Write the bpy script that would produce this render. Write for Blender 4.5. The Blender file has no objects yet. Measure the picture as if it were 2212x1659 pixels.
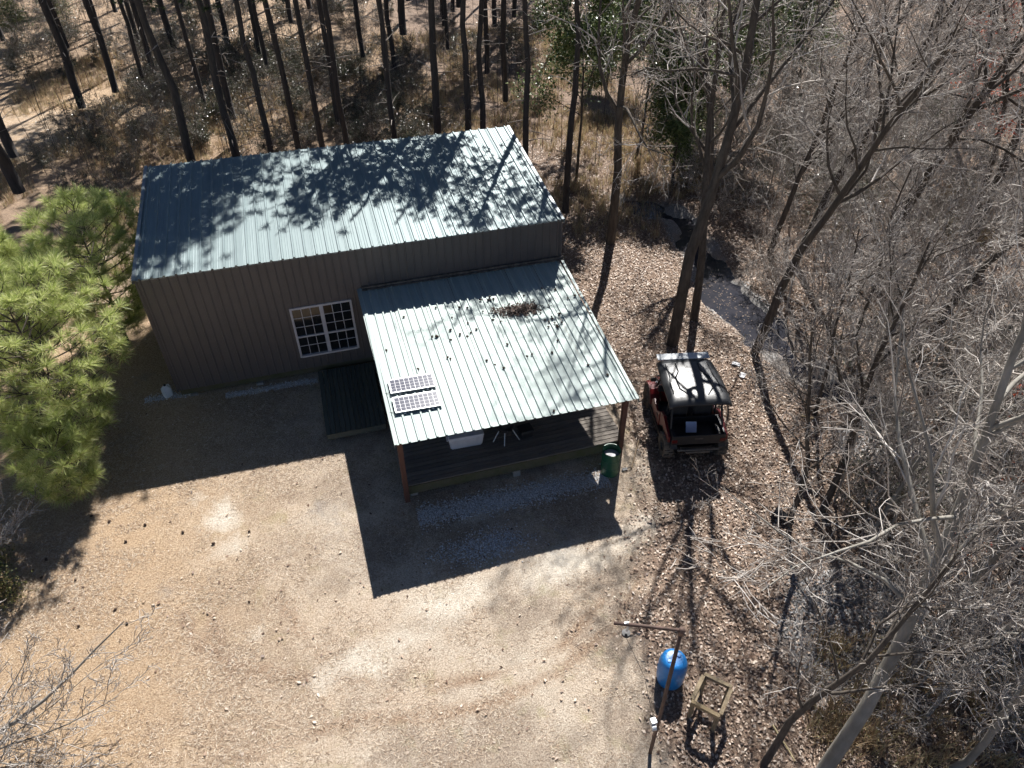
import bpy, math, random
import numpy as np
from mathutils import Vector, Matrix

# ------------------------------------------------------------------ camera
scene = bpy.context.scene
C = np.array([5.0428, -18.3392, 13.912]); YAW, PITCH, ROLL = 0.2776, -0.6896, -0.0094
FPX = 1553.45                                   # focal length in units of a 2212 px wide frame
FW = np.array([math.sin(YAW)*math.cos(PITCH), math.cos(YAW)*math.cos(PITCH), math.sin(PITCH)])
_r = np.cross(FW, [0, 0, 1]); _r /= np.linalg.norm(_r); _u = np.cross(_r, FW)
RT = math.cos(ROLL)*_r + math.sin(ROLL)*_u
UP = -math.sin(ROLL)*_r + math.cos(ROLL)*_u
cam_data = bpy.data.cameras.new('camera'); cam = bpy.data.objects.new('camera', cam_data)
scene.collection.objects.link(cam); scene.camera = cam
cam.matrix_world = Matrix([[RT[i], UP[i], -FW[i], C[i]] for i in range(3)] + [[0, 0, 0, 1]])
cam_data.sensor_width = 36.0; cam_data.lens = FPX/2212*36.0
cam_data.clip_start = 0.1; cam_data.clip_end = 800

# ------------------------------------------------------------------ sky, sun, exposure
SUN = Vector((0.4189, 0.787, 1.0)).normalized()   # towards the sun
w = bpy.data.worlds.new('World'); scene.world = w; w.use_nodes = True
nt = w.node_tree; nt.nodes.clear()
sky = nt.nodes.new('ShaderNodeTexSky'); sky.sky_type = 'NISHITA'; sky.sun_disc = False
sky.altitude = 300; sky.air_density = .55; sky.dust_density = .15; sky.sun_elevation = math.asin(SUN.z); sky.sun_rotation = math.atan2(SUN.x, SUN.y)
bg = nt.nodes.new('ShaderNodeBackground'); bg.inputs[1].default_value = 0.05
out = nt.nodes.new('ShaderNodeOutputWorld')
nt.links.new(sky.outputs[0], bg.inputs[0]); nt.links.new(bg.outputs[0], out.inputs[0])
sl = bpy.data.lights.new('sun', 'SUN'); sl.energy = 5.0; sl.angle = math.radians(0.53); sl.color = (1.0, 0.965, 0.92)
sun = bpy.data.objects.new('sun', sl); scene.collection.objects.link(sun)
sun.rotation_euler = SUN.to_track_quat('Z', 'Y').to_euler()
vs = scene.view_settings; vs.view_transform = 'Standard'; vs.look = 'None'; vs.gamma = 1.0
vs.exposure = 0.88; vs.use_curve_mapping = False
scene.cycles.max_bounces = 4; scene.cycles.diffuse_bounces = 2; scene.cycles.glossy_bounces = 2
scene.cycles.transparent_max_bounces = 6; scene.cycles.use_adaptive_sampling = True; scene.cycles.adaptive_threshold = .04; scene.cycles.use_denoising = True; scene.cycles.sample_clamp_indirect = 4

COL = scene.collection
rng = np.random.default_rng(7)

# ------------------------------------------------------------------ small helpers
def mesh_np(name, V, F, smooth=False):
    V = np.asarray(V, np.float32); F = np.asarray(F, np.int32)
    me = bpy.data.meshes.new(name); n, m, k = len(V), len(F), F.shape[1]
    me.vertices.add(n); me.vertices.foreach_set('co', V.ravel())
    me.loops.add(m*k); me.loops.foreach_set('vertex_index', F.ravel())
    me.polygons.add(m); me.polygons.foreach_set('loop_start', np.arange(0, m*k, k, dtype=np.int32))
    try: me.polygons.foreach_set('loop_total', np.full(m, k, np.int32))
    except Exception: pass
    if smooth: me.polygons.foreach_set('use_smooth', np.ones(m, bool))
    me.update(calc_edges=True)
    return me

class MB:
    """collects shapes of one part; build() links them as one mesh object"""
    def __init__(s): s.v = []; s.f = []
    def add(s, V, F):
        o = len(s.v); s.v += [tuple(map(float, p)) for p in V]; s.f += [tuple(int(i)+o for i in f) for f in F]; return s
    def box(s, x0, x1, y0, y1, z0, z1, bev=0.0, M=None):
        b = min(bev, 0.49*min(x1-x0, y1-y0, z1-z0))
        if b <= 0:
            V = [(x, y, z) for z in (z0, z1) for y in (y0, y1) for x in (x0, x1)]
            F = [(0, 2, 3, 1), (4, 5, 7, 6), (0, 1, 5, 4), (2, 6, 7, 3), (0, 4, 6, 2), (1, 3, 7, 5)]
        else:
            def ring(i, z): return [(x0+i+b, y0+i, z), (x1-i-b, y0+i, z), (x1-i, y0+i+b, z), (x1-i, y1-i-b, z), (x1-i-b, y1-i, z), (x0+i+b, y1-i, z), (x0+i, y1-i-b, z), (x0+i, y0+i+b, z)]
            V = ring(b*.6, z0)+ring(0, z0+b)+ring(0, z1-b)+ring(b*.6, z1)
            F = [tuple(range(7, -1, -1)), tuple(range(24, 32))]
            for r in range(3):
                for k in range(8): F.append((r*8+k, r*8+(k+1) % 8, r*8+8+(k+1) % 8, r*8+8+k))
        if M is not None: V = [tuple(M @ Vector(p)) for p in V]
        return s.add(V, F)
    def tube(s, pts, rad, k=8, cap=True):
        V, F = tube_np(np.array(pts, float), rad if hasattr(rad, '__len__') else [rad]*len(pts), k)
        n = len(pts); F = [tuple(f) for f in F]
        if cap: F += [tuple(range(k-1, -1, -1)), tuple(range((n-1)*k, n*k))]
        return s.add(V, F)
    def lathe(s, prof, k=20, cx=0, cy=0, cz=0, cap=True):
        V = [(cx+r*math.cos(2*math.pi*i/k), cy+r*math.sin(2*math.pi*i/k), cz+z) for r, z in prof for i in range(k)]
        n = len(prof); F = [(a*k+i, a*k+(i+1) % k, a*k+k+(i+1) % k, a*k+k+i) for a in range(n-1) for i in range(k)]
        if cap: F += [tuple(range(k-1, -1, -1)), tuple(range((n-1)*k, n*k))]
        return s.add(V, F)
    def prism(s, poly, d0, d1, axis='y'):
        """poly of (a,b); extruded along axis from d0 to d1"""
        n = len(poly)
        mk = {'y': lambda a, b, d: (a, d, b), 'x': lambda a, b, d: (d, a, b), 'z': lambda a, b, d: (a, b, d)}[axis]
        V = [mk(a, b, d0) for a, b in poly]+[mk(a, b, d1) for a, b in poly]
        F = [tuple(range(n)), tuple(range(2*n-1, n-1, -1))]+[(i+n, (i+1) % n+n, (i+1) % n, i) for i in range(n)]
        return s.add(V, F)
    def mesh(s, name, smooth=False):
        me = bpy.data.meshes.new(name); me.from_pydata(s.v, [], s.f); me.update()
        import bmesh
        bm = bmesh.new(); bm.from_mesh(me); bmesh.ops.recalc_face_normals(bm, faces=bm.faces); bm.to_mesh(me); bm.free()
        if smooth: me.polygons.foreach_set('use_smooth', np.ones(len(me.polygons), bool))
        return me
    def build(s, name, mat, parent=None, smooth=False): return link(name, s.mesh(name, smooth), mat, parent)

def tube_np(P, rad, k):
    n = len(P); T = np.empty_like(P)
    T[1:-1] = P[2:]-P[:-2] if n > 2 else T[1:-1]; T[0] = P[1]-P[0]; T[-1] = P[-1]-P[-2]
    T /= np.linalg.norm(T, axis=1)[:, None]+1e-9
    ref = np.array([1., 0, 0]) if abs(T[:, 0]).max() < .85 else (np.array([0, 0, 1.]) if abs(T[:, 2]).max() < .9 else np.array([0.3, .9, .3]))
    A = np.cross(T, ref); A /= np.linalg.norm(A, axis=1)[:, None]+1e-9; B = np.cross(T, A)
    a = np.arange(k)*2*math.pi/k; r = np.asarray(rad)[:, None, None]
    V = P[:, None, :]+r*(np.cos(a)[None, :, None]*A[:, None, :]+np.sin(a)[None, :, None]*B[:, None, :])
    i = np.arange(k); j = (i+1) % k; base = (np.arange(n-1)*k)[:, None]
    F = np.stack([base+i, base+j, base+k+j, base+k+i], -1).reshape(-1, 4)
    return V.reshape(-1, 3), F

def link(name, me, mat, parent=None):
    o = bpy.data.objects.new(name, me); COL.objects.link(o)
    if mat is not None and len(me.materials) == 0: me.materials.append(mat)
    if parent is not None: o.parent = parent
    return o
def tag(o, label=None, cat=None, group=None, kind=None):
    for k, v in (('label', label), ('category', cat), ('group', group), ('kind', kind)):
        if v: o[k] = v
    return o
def thing(name, label, cat, loc=(0, 0, 0), rz=0, group=None):
    o = bpy.data.objects.new(name, None); COL.objects.link(o); o.empty_display_size = .1
    o.location = loc; o.rotation_euler = (0, 0, rz); return tag(o, label, cat, group)
def struct(o, kind='structure'): o['kind'] = kind; return o

# ------------------------------------------------------------------ materials
MATS = {}
def mat(name, col, col2=None, rough=0.8, metal=0.0, scale=4.0, bump=0.0, bscale=30.0, stretch=(1, 1, 1), spec=0.5, detail=5.0, island=None, coat=0.0, transl=0.0, lo=.35, hi=.65, objrand=0.0):
    if name in MATS: return MATS[name]
    m = bpy.data.materials.new(name); m.use_nodes = True; t = m.node_tree; N, L = t.nodes, t.links
    p = N['Principled BSDF']; p.inputs['Roughness'].default_value = rough; p.inputs['Metallic'].default_value = metal
    p.inputs['Specular IOR Level'].default_value = spec
    if coat: p.inputs['Coat Weight'].default_value = coat; p.inputs['Coat Roughness'].default_value = .12
    tc = N.new('ShaderNodeTexCoord'); mp = N.new('ShaderNodeMapping'); mp.inputs['Scale'].default_value = stretch
    L.new(tc.outputs['Object'], mp.inputs[0])
    if island is not None:
        g = N.new('ShaderNodeNewGeometry'); cr = N.new('ShaderNodeValToRGB'); e = cr.color_ramp.elements
        e[0].color = (*island[0], 1); e[0].position = 0; e[1].color = (*island[-1], 1); e[1].position = 1
        for i, c in enumerate(island[1:-1]):
            ne = e.new((i+1)/(len(island)-1)); ne.color = (*c, 1)
        L.new(g.outputs['Random Per Island'], cr.inputs[0]); colsock = cr.outputs[0]
    else:
        nz = N.new('ShaderNodeTexNoise'); nz.inputs['Scale'].default_value = scale; nz.inputs['Detail'].default_value = detail; nz.inputs['Roughness'].default_value = .65
        L.new(mp.outputs[0], nz.inputs['Vector'])
        cr = N.new('ShaderNodeValToRGB'); e = cr.color_ramp.elements; e[0].position = lo; e[1].position = hi
        e[0].color = (*col, 1); e[1].color = (*(col2 or col), 1); L.new(nz.outputs['Fac'], cr.inputs[0]); colsock = cr.outputs[0]
    if objrand:
        oi = N.new('ShaderNodeObjectInfo'); mr = N.new('ShaderNodeMapRange'); mr.inputs[3].default_value = 1-objrand; mr.inputs[4].default_value = 1+objrand
        L.new(oi.outputs['Random'], mr.inputs[0]); mx = N.new('ShaderNodeMix'); mx.data_type = 'RGBA'; mx.blend_type = 'MULTIPLY'; mx.inputs[0].default_value = 1
        L.new(colsock, mx.inputs[6]); L.new(mr.outputs[0], mx.inputs[7]); colsock = mx.outputs[2]
    L.new(colsock, p.inputs['Base Color'])
    if bump:
        n2 = N.new('ShaderNodeTexNoise'); n2.inputs['Scale'].default_value = bscale; n2.inputs['Detail'].default_value = 6
        L.new(mp.outputs[0], n2.inputs['Vector']); b = N.new('ShaderNodeBump'); b.inputs['Strength'].default_value = bump; b.inputs['Distance'].default_value = .02
        L.new(n2.outputs['Fac'], b.inputs['Height']); L.new(b.outputs[0], p.inputs['Normal'])
    if transl:
        tr = N.new('ShaderNodeBsdfTranslucent'); L.new(colsock, tr.inputs[0]); ms = N.new('ShaderNodeMixShader'); ms.inputs[0].default_value = transl
        L.new(p.outputs[0], ms.inputs[1]); L.new(tr.outputs[0], ms.inputs[2]); L.new(ms.outputs[0], N['Material Output'].inputs[0])
    MATS[name] = m; return m

M_roof = mat('roof_metal', (.24, .305, .31), (.18, .235, .245), rough=.54, metal=.2, scale=1.2, stretch=(1.5, .25, 1), lo=.3, hi=.7, bump=.03, bscale=3, objrand=.05)
M_proof = mat('porch_roof_metal', (.36, .42, .405), (.25, .31, .30), rough=.6, metal=.15, scale=2.0, stretch=(3, .3, 1), lo=.35, hi=.75, bump=.03, bscale=3, objrand=.04)
M_wall = mat('wall_metal', (.10, .09, .09), (.072, .067, .068), rough=.5, metal=.05, scale=.8, lo=.3, hi=.7, objrand=.05)
M_trim = mat('trim_metal', (.30, .34, .36), (.24, .28, .30), rough=.5, metal=.3)
M_flash = mat('rusty_flashing', (.05, .045, .04), (.16, .14, .12), rough=.9, scale=8)
M_white = mat('white_frame', (.50, .50, .53), (.42, .42, .45), rough=.55, scale=6)
M_glass = mat('window_glass', (.012, .014, .016), rough=.06, spec=.6)
M_glass2 = mat('window_glass_brown', (.06, .04, .022), (.03, .024, .016), rough=.15, spec=.6, scale=3)
M_deck = mat('deck_wood', (.20, .175, .15), (.13, .115, .10), rough=.85, scale=5, stretch=(.35, 4, 4), bump=.2, bscale=25, objrand=.18)
M_ramp = mat('ramp_wood', (.10, .105, .09), (.06, .07, .055), rough=.9, scale=5, stretch=(4, .35, 4), bump=.2, bscale=25, objrand=.2)
M_mossy = mat('mossy_board', (.075, .08, .035), (.12, .105, .075), rough=.9, scale=2.2, bump=.15, bscale=30)
M_redwood = mat('red_post', (.12, .052, .036), (.085, .04, .03), rough=.75, scale=4, stretch=(4, 4, .5), bump=.1)
M_concrete = mat('concrete', (.34, .33, .31), (.26, .25, .24), rough=.95, scale=10, bump=.2)
M_dark = mat('dark_plastic', (.018, .018, .02), (.026, .026, .028), rough=.55, scale=6)
M_pine_bark = mat('pine_bark', (.034, .030, .028), (.064, .055, .050), rough=.95, scale=5, stretch=(3, 3, .5), bump=.5, bscale=12)
M_bark = mat('grey_bark', (.055, .045, .037), (.12, .10, .08), rough=.95, scale=4, stretch=(3, 3, .7), bump=.4, bscale=14)
M_bark_pale = mat('pale_bark', (.20, .185, .155), (.33, .31, .275), rough=.9, scale=2.5, stretch=(1, 1, .5), bump=.25, bscale=10)
M_twig = mat('twig', None, island=[(.12, .10, .085), (.32, .28, .245), (.60, .555, .51)], rough=.75)
M_twig_pale = mat('twig_pale', None, island=[(.16, .135, .115), (.38, .335, .295), (.66, .62, .57)], rough=.7)
M_brush = mat('brush_twig', None, island=[(.09, .07, .055), (.19, .16, .135), (.34, .31, .28)], rough=.8)
M_rod = mat('sapling_stem', None, island=[(.05, .038, .03), (.10, .08, .065), (.15, .12, .10)], rough=.85)
M_evergreen = mat('evergreen_leaf', None, island=[(.04, .07, .022), (.085, .135, .04), (.15, .20, .065), (.27, .30, .12)], rough=.36, spec=.5, transl=.18)
M_brushleaf = mat('brush_leaf', None, island=[(.03, .045, .018), (.055, .07, .028), (.12, .115, .07)], rough=.3, spec=.6, transl=.1)
M_needle = mat('young_needle', None, island=[(.27, .34, .09), (.43, .51, .16), (.58, .63, .25), (.72, .71, .40)], rough=.45, transl=.42)
M_needle_far = mat('pine_needle', None, island=[(.03, .055, .02), (.06, .09, .03)], rough=.6, transl=.15)
M_leaf = mat('dead_leaf', None, island=[(.09, .056, .042), (.24, .155, .11), (.41, .30, .225), (.57, .45, .355), (.72, .62, .52)], rough=.5, spec=.4, transl=.1)
M_leafdark = mat('dark_leaf', None, island=[(.03, .02, .016), (.07, .045, .035), (.13, .085, .06)], rough=.7)
M_siltleaf = mat('silt_leaf', None, island=[(.16, .15, .14), (.32, .31, .30), (.48, .47, .46)], rough=.5)
M_olive = mat('olive_leaf', None, island=[(.10, .12, .03), (.22, .22, .07), (.33, .22, .11)], rough=.5, transl=.2)
M_red = mat('maple_bud', None, island=[(.45, .06, .035), (.6, .14, .07), (.66, .24, .12)], rough=.5, transl=.3)
M_straw = mat('straw', None, island=[(.15, .095, .062), (.34, .24, .16), (.53, .42, .305), (.74, .65, .53)], rough=.75)
M_drygrass = mat('dry_grass', None, island=[(.28, .19, .12), (.44, .32, .195), (.57, .45, .29), (.38, .36, .18)], rough=.7, transl=.3)
M_gravel = mat('gravel', None, island=[(.34, .34, .34), (.55, .55, .55), (.76, .76, .77)], rough=.9)
M_cone = mat('pine_cone', (.055, .034, .024), (.10, .065, .045), rough=.85, scale=30)

# ------------------------------------------------------------------ terrain
def plane_z(x, y):
    y = np.asarray(y, float); x = np.asarray(x, float)
    ye = np.where(y < 10, y, 10+(y-10)*.5); ye = np.where(ye > 40, 40+(ye-40)*.2, ye); ye = np.where(ye < -22, -22, ye)
    xe = np.clip(x, -14, 30)
    return -.0182*xe+.047*ye
def ray(px, py): return FW+RT*(px-1106)/FPX+UP*(829.5-py)/FPX
def _pz(x, y):
    ye = y if y < 10 else 10+(y-10)*.5
    ye = 40+(ye-40)*.2 if ye > 40 else (-22. if ye < -22 else ye)
    return -.0182*min(30., max(-14., x))+.047*ye
def _hit(px, py, h):
    v = ray(px, py); t = -(C[2]-h)/v[2] if v[2] < -.02 else 300.
    for i in range(30): t = min(400., (_pz(C[0]+v[0]*t, C[1]+v[1]*t)+h-C[2])/v[2])
    return C+v*t
CREEK_PX = [(1340, 430), (1400, 447), (1470, 470), (1525, 560), (1570, 635), (1655, 715), (1755, 815), (1870, 862), (1935, 915), (2015, 1010), (2120, 1085), (2240, 1150)]
CREEK = np.array([_hit(a, b, 0)[:2] for a, b in CREEK_PX])
CREEK_W = np.array([.6, .8, .8, .85, 1.05, .95, .9, .8, .8, 1.0, 1.0, 1.0])
def creek_d(x, y):
    x = np.asarray(x, float); y = np.asarray(y, float); best = np.full(x.shape, 1e3); bw = np.ones(x.shape)
    for i in range(len(CREEK)-1):
        a, b = CREEK[i], CREEK[i+1]; ab = b-a; L2 = ab@ab
        t = np.clip(((x-a[0])*ab[0]+(y-a[1])*ab[1])/L2, 0, 1)
        d = np.hypot(x-a[0]-t*ab[0], y-a[1]-t*ab[1])
        k = d < best; best = np.where(k, d, best); bw = np.where(k, CREEK_W[i]+(CREEK_W[i+1]-CREEK_W[i])*t, bw)
    return best, bw
def vnoise(x, y, s, seed=0):
    x = np.asarray(x, float)/s; y = np.asarray(y, float)/s; xi = np.floor(x).astype(np.int64); yi = np.floor(y).astype(np.int64); fx = x-xi; fy = y-yi
    def h(a, b):
        n = (a*374761393+b*668265263+seed*974711) & 0x7fffffff; n = ((n ^ (n >> 13))*1274126177) & 0x7fffffff; return ((n ^ (n >> 16)) & 0xffff)/65535.
    fx = fx*fx*(3-2*fx); fy = fy*fy*(3-2*fy)
    return (h(xi, yi)*(1-fx)+h(xi+1, yi)*fx)*(1-fy)+(h(xi, yi+1)*(1-fx)+h(xi+1, yi+1)*fx)*fy
def ground_z(x, y):
    x = np.asarray(x, float); y = np.asarray(y, float)
    d, bw = creek_d(x, y); d = d+(vnoise(x, y, .9, 31)-.5)*.9+(vnoise(x, y, .35, 32)-.5)*.35; k = np.clip(1.2-d/(bw*1.05), 0, 1); k = k*k*(3-2*k)
    wild = np.clip((x-12.5)/4, 0, 1)+np.clip((y-7)/5, 0, 1)
    return plane_z(x, y)-.32*k+(vnoise(x, y, 1.7, 3)-.5)*.05+np.clip(wild, 0, 1)*(vnoise(x, y, 3.1, 5)-.5)*.22
def gz(x, y): return float(ground_z(np.array([x]), np.array([y]))[0])
def at(px, py, h=0.0): return _hit(px, py, h)
def aty(px, py, Y): v = ray(px, py); return C+v*(Y-C[1])/v[1]
def atz(px, py, Z): v = ray(px, py); return C+v*(Z-C[2])/v[2]

def blob(x, y, cx, cy, rx, ry, ang=0):
    rx, ry = rx*1.2, ry*1.2
    c, s = math.cos(ang), math.sin(ang); dx = x-cx; dy = y-cy
    return np.clip(1.3-np.hypot((dx*c+dy*s)/rx, (-dx*s+dy*c)/ry), 0, 1)
def poly_d(x, y, P):
    b = np.full(np.shape(x), 1e3)
    for i in range(len(P)-1):
        a, e = P[i], P[i+1]; ab = e-a; t = np.clip(((x-a[0])*ab[0]+(y-a[1])*ab[1])/(ab@ab), 0, 1); b = np.minimum(b, np.hypot(x-a[0]-t*ab[0], y-a[1]-t*ab[1]))
    return b
def zones(x, y):
    x = np.asarray(x, float); y = np.asarray(y, float); n = vnoise(x, y, 1.3, 11)*.6+vnoise(x, y, .45, 12)*.4
    # leaf litter to the right of a line from the porch corner down to the bottom of the yard
    edge = np.where(y > -5, 12.0, 12.0+(y+5)*.43)
    leaf = np.clip((x-edge+(n-.5)*3.0)/1.8, 0, 1)
    leaf = np.maximum(leaf, np.clip((y-5.0)/2, 0, 1)*(.15+.85*vnoise(x, y, 2.6, 21)*(.45+.55*np.clip((x-8)/10, 0, 1))))
    # clear sandy track far back on the left
    track = blob(x, y, -8.5, 24.0, 6.5, 3.6, .45)+blob(x, y, -11, 19.0, 4.5, 3.0, .5)
    leaf = leaf*(1-np.clip(track*2, 0, 1))
    sand = np.zeros_like(x)
    for (q, rx, ry, a, s) in SANDW: sand = np.maximum(sand, s*blob(x, y, q[0], q[1], rx, ry, a))
    sand = np.maximum(sand*.85, .62*np.clip(1.25-poly_d(x, y, STREAK)/.5, 0, 1))
    sand = np.clip((sand+(n-.55)*1.3)*1.2, 0, 1)*np.clip(sand*4, 0, 1)
    sand = np.maximum(sand, np.clip(track, 0, 1)*.3)
    straw = np.clip(1-(x+1.0)/5.5, 0, 1)*np.clip((y+16)/6, .25, 1)
    straw = np.maximum(straw*np.clip((9-y)/4, .4, 1), np.clip((y-6)/3, 0, 1)*1.1)
    silt = np.clip((blob(x, y, *at(1850, 1345)[:2], 1.5, 1.25, .4)*1.4+blob(x, y, *at(1950, 985)[:2], 1.5, .9, -.6)*.9+(n-.5)*.8), 0, 1)
    d, bw = creek_d(x, y); silt = np.maximum(silt, np.clip(1.6-d/bw, 0, 1)*n*1.4)
    return sand, leaf, straw, np.clip(silt, 0, 1)
SANDS = [(470, 1110, .5, .7, .3, .9), (430, 1075, .4, .3, 0, .8), (495, 1190, .4, .5, 0, .7), (1000, 1290, 1.3, .55, .25, 1.0), (1180, 1235, 1.3, .4, .3, .9), (1310, 1190, .8, .5, .3, .75),
         (900, 1365, .7, .4, .4, .8), (790, 1435, .45, .45, .4, 1.0), (720, 1450, .35, .2, 0, .8), (610, 1500, .22, .22, 0, .6), (555, 1370, .25, .25, 0, .6), (500, 1530, .4, .4, 0, .4),
         (760, 1490, .35, .2, 0, .6), (560, 840, .9, .22, .1, .5), (1100, 1080, 1.9, .25, .25, .55), (940, 1180, .3, .3, 0, .4), (950, 1240, .7, .3, .2, .5), (1010, 1590, .5, .3, .2, .5), (620, 1060, .5, .2, .2, .5), (1380, 1000, .4, .9, .2, .7)]

STREAK = np.array([at(a, b)[:2] for a, b in ((1400, 1130), (1330, 1185), (1180, 1230), (1000, 1290), (900, 1365), (800, 1430), (690, 1470))])
SANDW = [(at(a, b), c, d, e, f) for a, b, c, d, e, f in SANDS]
def axis(dense0, dense1, step, lo, hi):
    a = list(np.arange(dense0, dense1+1e-6, step)); s = step
    while a[-1] < hi: s *= 1.25; a.append(a[-1]+s)
    s = step
    while a[0] > lo: s *= 1.25; a.insert(0, a[0]-s)
    return np.array(a)
gx_, gy_ = axis(-8, 26, .2, -160, 220), axis(-17, 14, .2, -90, 260)
GX, GY = np.meshgrid(gx_, gy_); nx, ny = len(gx_), len(gy_)
V = np.stack([GX.ravel(), GY.ravel(), ground_z(GX.ravel(), GY.ravel())], 1)
ii = (np.arange(ny-1)[:, None]*nx+np.arange(nx-1)[None, :]).ravel()
gme = mesh_np('ground', V, np.stack([ii, ii+1, ii+nx+1, ii+nx], 1), True)
za = gme.attributes.new('zone', 'FLOAT_COLOR', 'POINT'); zz = np.stack(zones(V[:, 0], V[:, 1]), 1).astype(np.float32); za.data.foreach_set('color', zz.ravel())

def ground_material():
    m = bpy.data.materials.new('ground_soil'); m.use_nodes = True; t = m.node_tree; N, L = t.nodes, t.links
    p = N['Principled BSDF']; p.inputs['Roughness'].default_value = .95; p.inputs['Specular IOR Level'].default_value = .2
    tc = N.new('ShaderNodeTexCoord'); at_ = N.new('ShaderNodeAttribute'); at_.attribute_name = 'zone'
    sp = N.new('ShaderNodeSeparateColor'); L.new(at_.outputs['Color'], sp.inputs[0])
    def noise(s, d=6, r=.65):
        n = N.new('ShaderNodeTexNoise'); n.inputs['Scale'].default_value = s; n.inputs['Detail'].default_value = d; n.inputs['Roughness'].default_value = r; L.new(tc.outputs['Object'], n.inputs['Vector']); return n.outputs['Fac']
    def ramp(f, stops):
        c = N.new('ShaderNodeValToRGB'); e = c.color_ramp.elements
        e[0].position, e[0].color = stops[0][0], (*stops[0][1], 1); e[1].position, e[1].color = stops[-1][0], (*stops[-1][1], 1)
        for q, col in stops[1:-1]: n_ = e.new(q); n_.color = (*col, 1)
        L.new(f, c.inputs[0]); return c.outputs[0]
    def mix(f, a, b, mode='MIX'):
        x = N.new('ShaderNodeMix'); x.data_type = 'RGBA'; x.blend_type = mode
        if isinstance(f, float): x.inputs[0].default_value = f
        else: L.new(f, x.inputs[0])
        for s, q in ((6, a), (7, b)):
            if isinstance(q, tuple): x.inputs[s].default_value = (*q, 1)
            else: L.new(q, x.inputs[s])
        return x.outputs[2]
    def edge(f, w, lo, hi, k=.7):
        a = N.new('ShaderNodeMath'); a.operation = 'MULTIPLY_ADD'; L.new(w, a.inputs[0]); a.inputs[1].default_value = k
        L.new(f, a.inputs[2]); r = N.new('ShaderNodeMapRange'); r.inputs[1].default_value = lo; r.inputs[2].default_value = hi; L.new(a.outputs[0], r.inputs[0]); return r.outputs[0]
    fine, mid, big = noise(28), noise(5.5), noise(.8)
    tan = ramp(fine, [(.3, (.28, .22, .17)), (.5, (.55, .47, .375)), (.72, (.76, .69, .585))])
    tan = mix(ramp(big, [(.35, (0, 0, 0)), (.65, (1, 1, 1))]), tan, ramp(fine, [(.3, (.28, .205, .15)), (.52, (.55, .445, .34)), (.7, (.70, .59, .47))]))
    green = mix(ramp(noise(1.6), [(.60, (0, 0, 0)), (.75, (.5, .5, .5))]), tan, (.27, .27, .11))
    tan = mix(ramp(noise(.55, 4), [(.44, (0, 0, 0)), (.58, (1, 1, 1))]), tan, ramp(fine, [(.3, (.17, .13, .10)), (.5, (.36, .29, .225)), (.72, (.54, .46, .37))]))
    green = mix(ramp(noise(1.6), [(.56, (0, 0, 0)), (.74, (.45, .45, .45))]), tan, (.27, .27, .12))
    straw = ramp(fine, [(.3, (.21, .135, .078)), (.5, (.47, .335, .215)), (.72, (.66, .52, .37))])
    c = mix(edge(sp.outputs[2], mid, .35, 1.3), green, straw)
    ru = N.new('ShaderNodeAttribute'); ru.attribute_name = 'rut'
    c = mix(edge(ru.outputs['Fac'], mid, .6, 1.3), c, ramp(noise(22), [(.34, (.13, .085, .055)), (.5, (.36, .25, .17)), (.7, (.54, .42, .31))]))
    leaf = ramp(noise(38), [(.33, (.08, .055, .043)), (.5, (.30, .215, .16)), (.68, (.52, .41, .32))])
    c = mix(ramp(noise(7.0, 8, .8), [(.52, (0, 0, 0)), (.72, (.4, .4, .4))]), c, ramp(fine, [(.3, (.13, .09, .065)), (.55, (.31, .235, .175)), (.75, (.50, .41, .32))]))
    leaf = mix(ramp(noise(1.1, 8, .7), [(.38, (0, 0, 0)), (.66, (.85, .85, .85))]), leaf, ramp(noise(14), [(.35, (.06, .044, .035)), (.55, (.20, .145, .11)), (.7, (.36, .29, .225))]))
    c = mix(edge(sp.outputs[1], mid, .45, 1.0), c, leaf)
    sand = ramp(fine, [(.3, (.50, .43, .34)), (.5, (.66, .59, .49)), (.7, (.82, .77, .69))])
    c = mix(edge(sp.outputs[0], noise(4.2, 9, .78), .98, 1.75, 1.6), c, sand)
    silt = ramp(noise(30), [(.33, (.10, .095, .09)), (.5, (.26, .25, .24)), (.68, (.44, .43, .42))])
    alpha = N.new('ShaderNodeMath'); alpha.operation = 'MULTIPLY'; alpha.inputs[1].default_value = 1.; L.new(at_.outputs['Alpha'], alpha.inputs[0])
    c = mix(edge(alpha.outputs[0], mid, .55, 1.0), c, silt)
    L.new(c, p.inputs['Base Color'])
    b = N.new('ShaderNodeBump'); b.inputs['Strength'].default_value = .9; b.inputs['Distance'].default_value = .03
    ad = N.new('ShaderNodeMath'); ad.operation = 'ADD'; L.new(fine, ad.inputs[0]); L.new(noise(90, 3), ad.inputs[1]); L.new(ad.outputs[0], b.inputs['Height']); L.new(b.outputs[0], p.inputs['Normal'])
    return m
RUTS = [np.array([at(a, b)[:2] for a, b in q]) for q in ([(395, 1330), (430, 1400), (500, 1440), (620, 1460), (800, 1470)], [(520, 1640), (640, 1600), (760, 1555), (900, 1550), (1060, 1520), (1200, 1455), (1330, 1350), (1390, 1240)], [(460, 1330), (480, 1420), (520, 1500)], [(600, 1290), (660, 1380), (700, 1420)], [(930, 1480), (1100, 1450), (1220, 1390), (1300, 1300)])]
def ruts(x, y):
    d = np.min([poly_d(x, y, P) for P in RUTS], 0); return np.clip(1.15-d/.22, 0, 1)*np.clip(.25+1.3*vnoise(x, y, .8, 61), 0, 1)
ra = gme.attributes.new('rut', 'FLOAT', 'POINT'); ra.data.foreach_set('value', ruts(V[:, 0], V[:, 1]).astype(np.float32))
struct(link('ground', gme, ground_material()))

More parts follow.
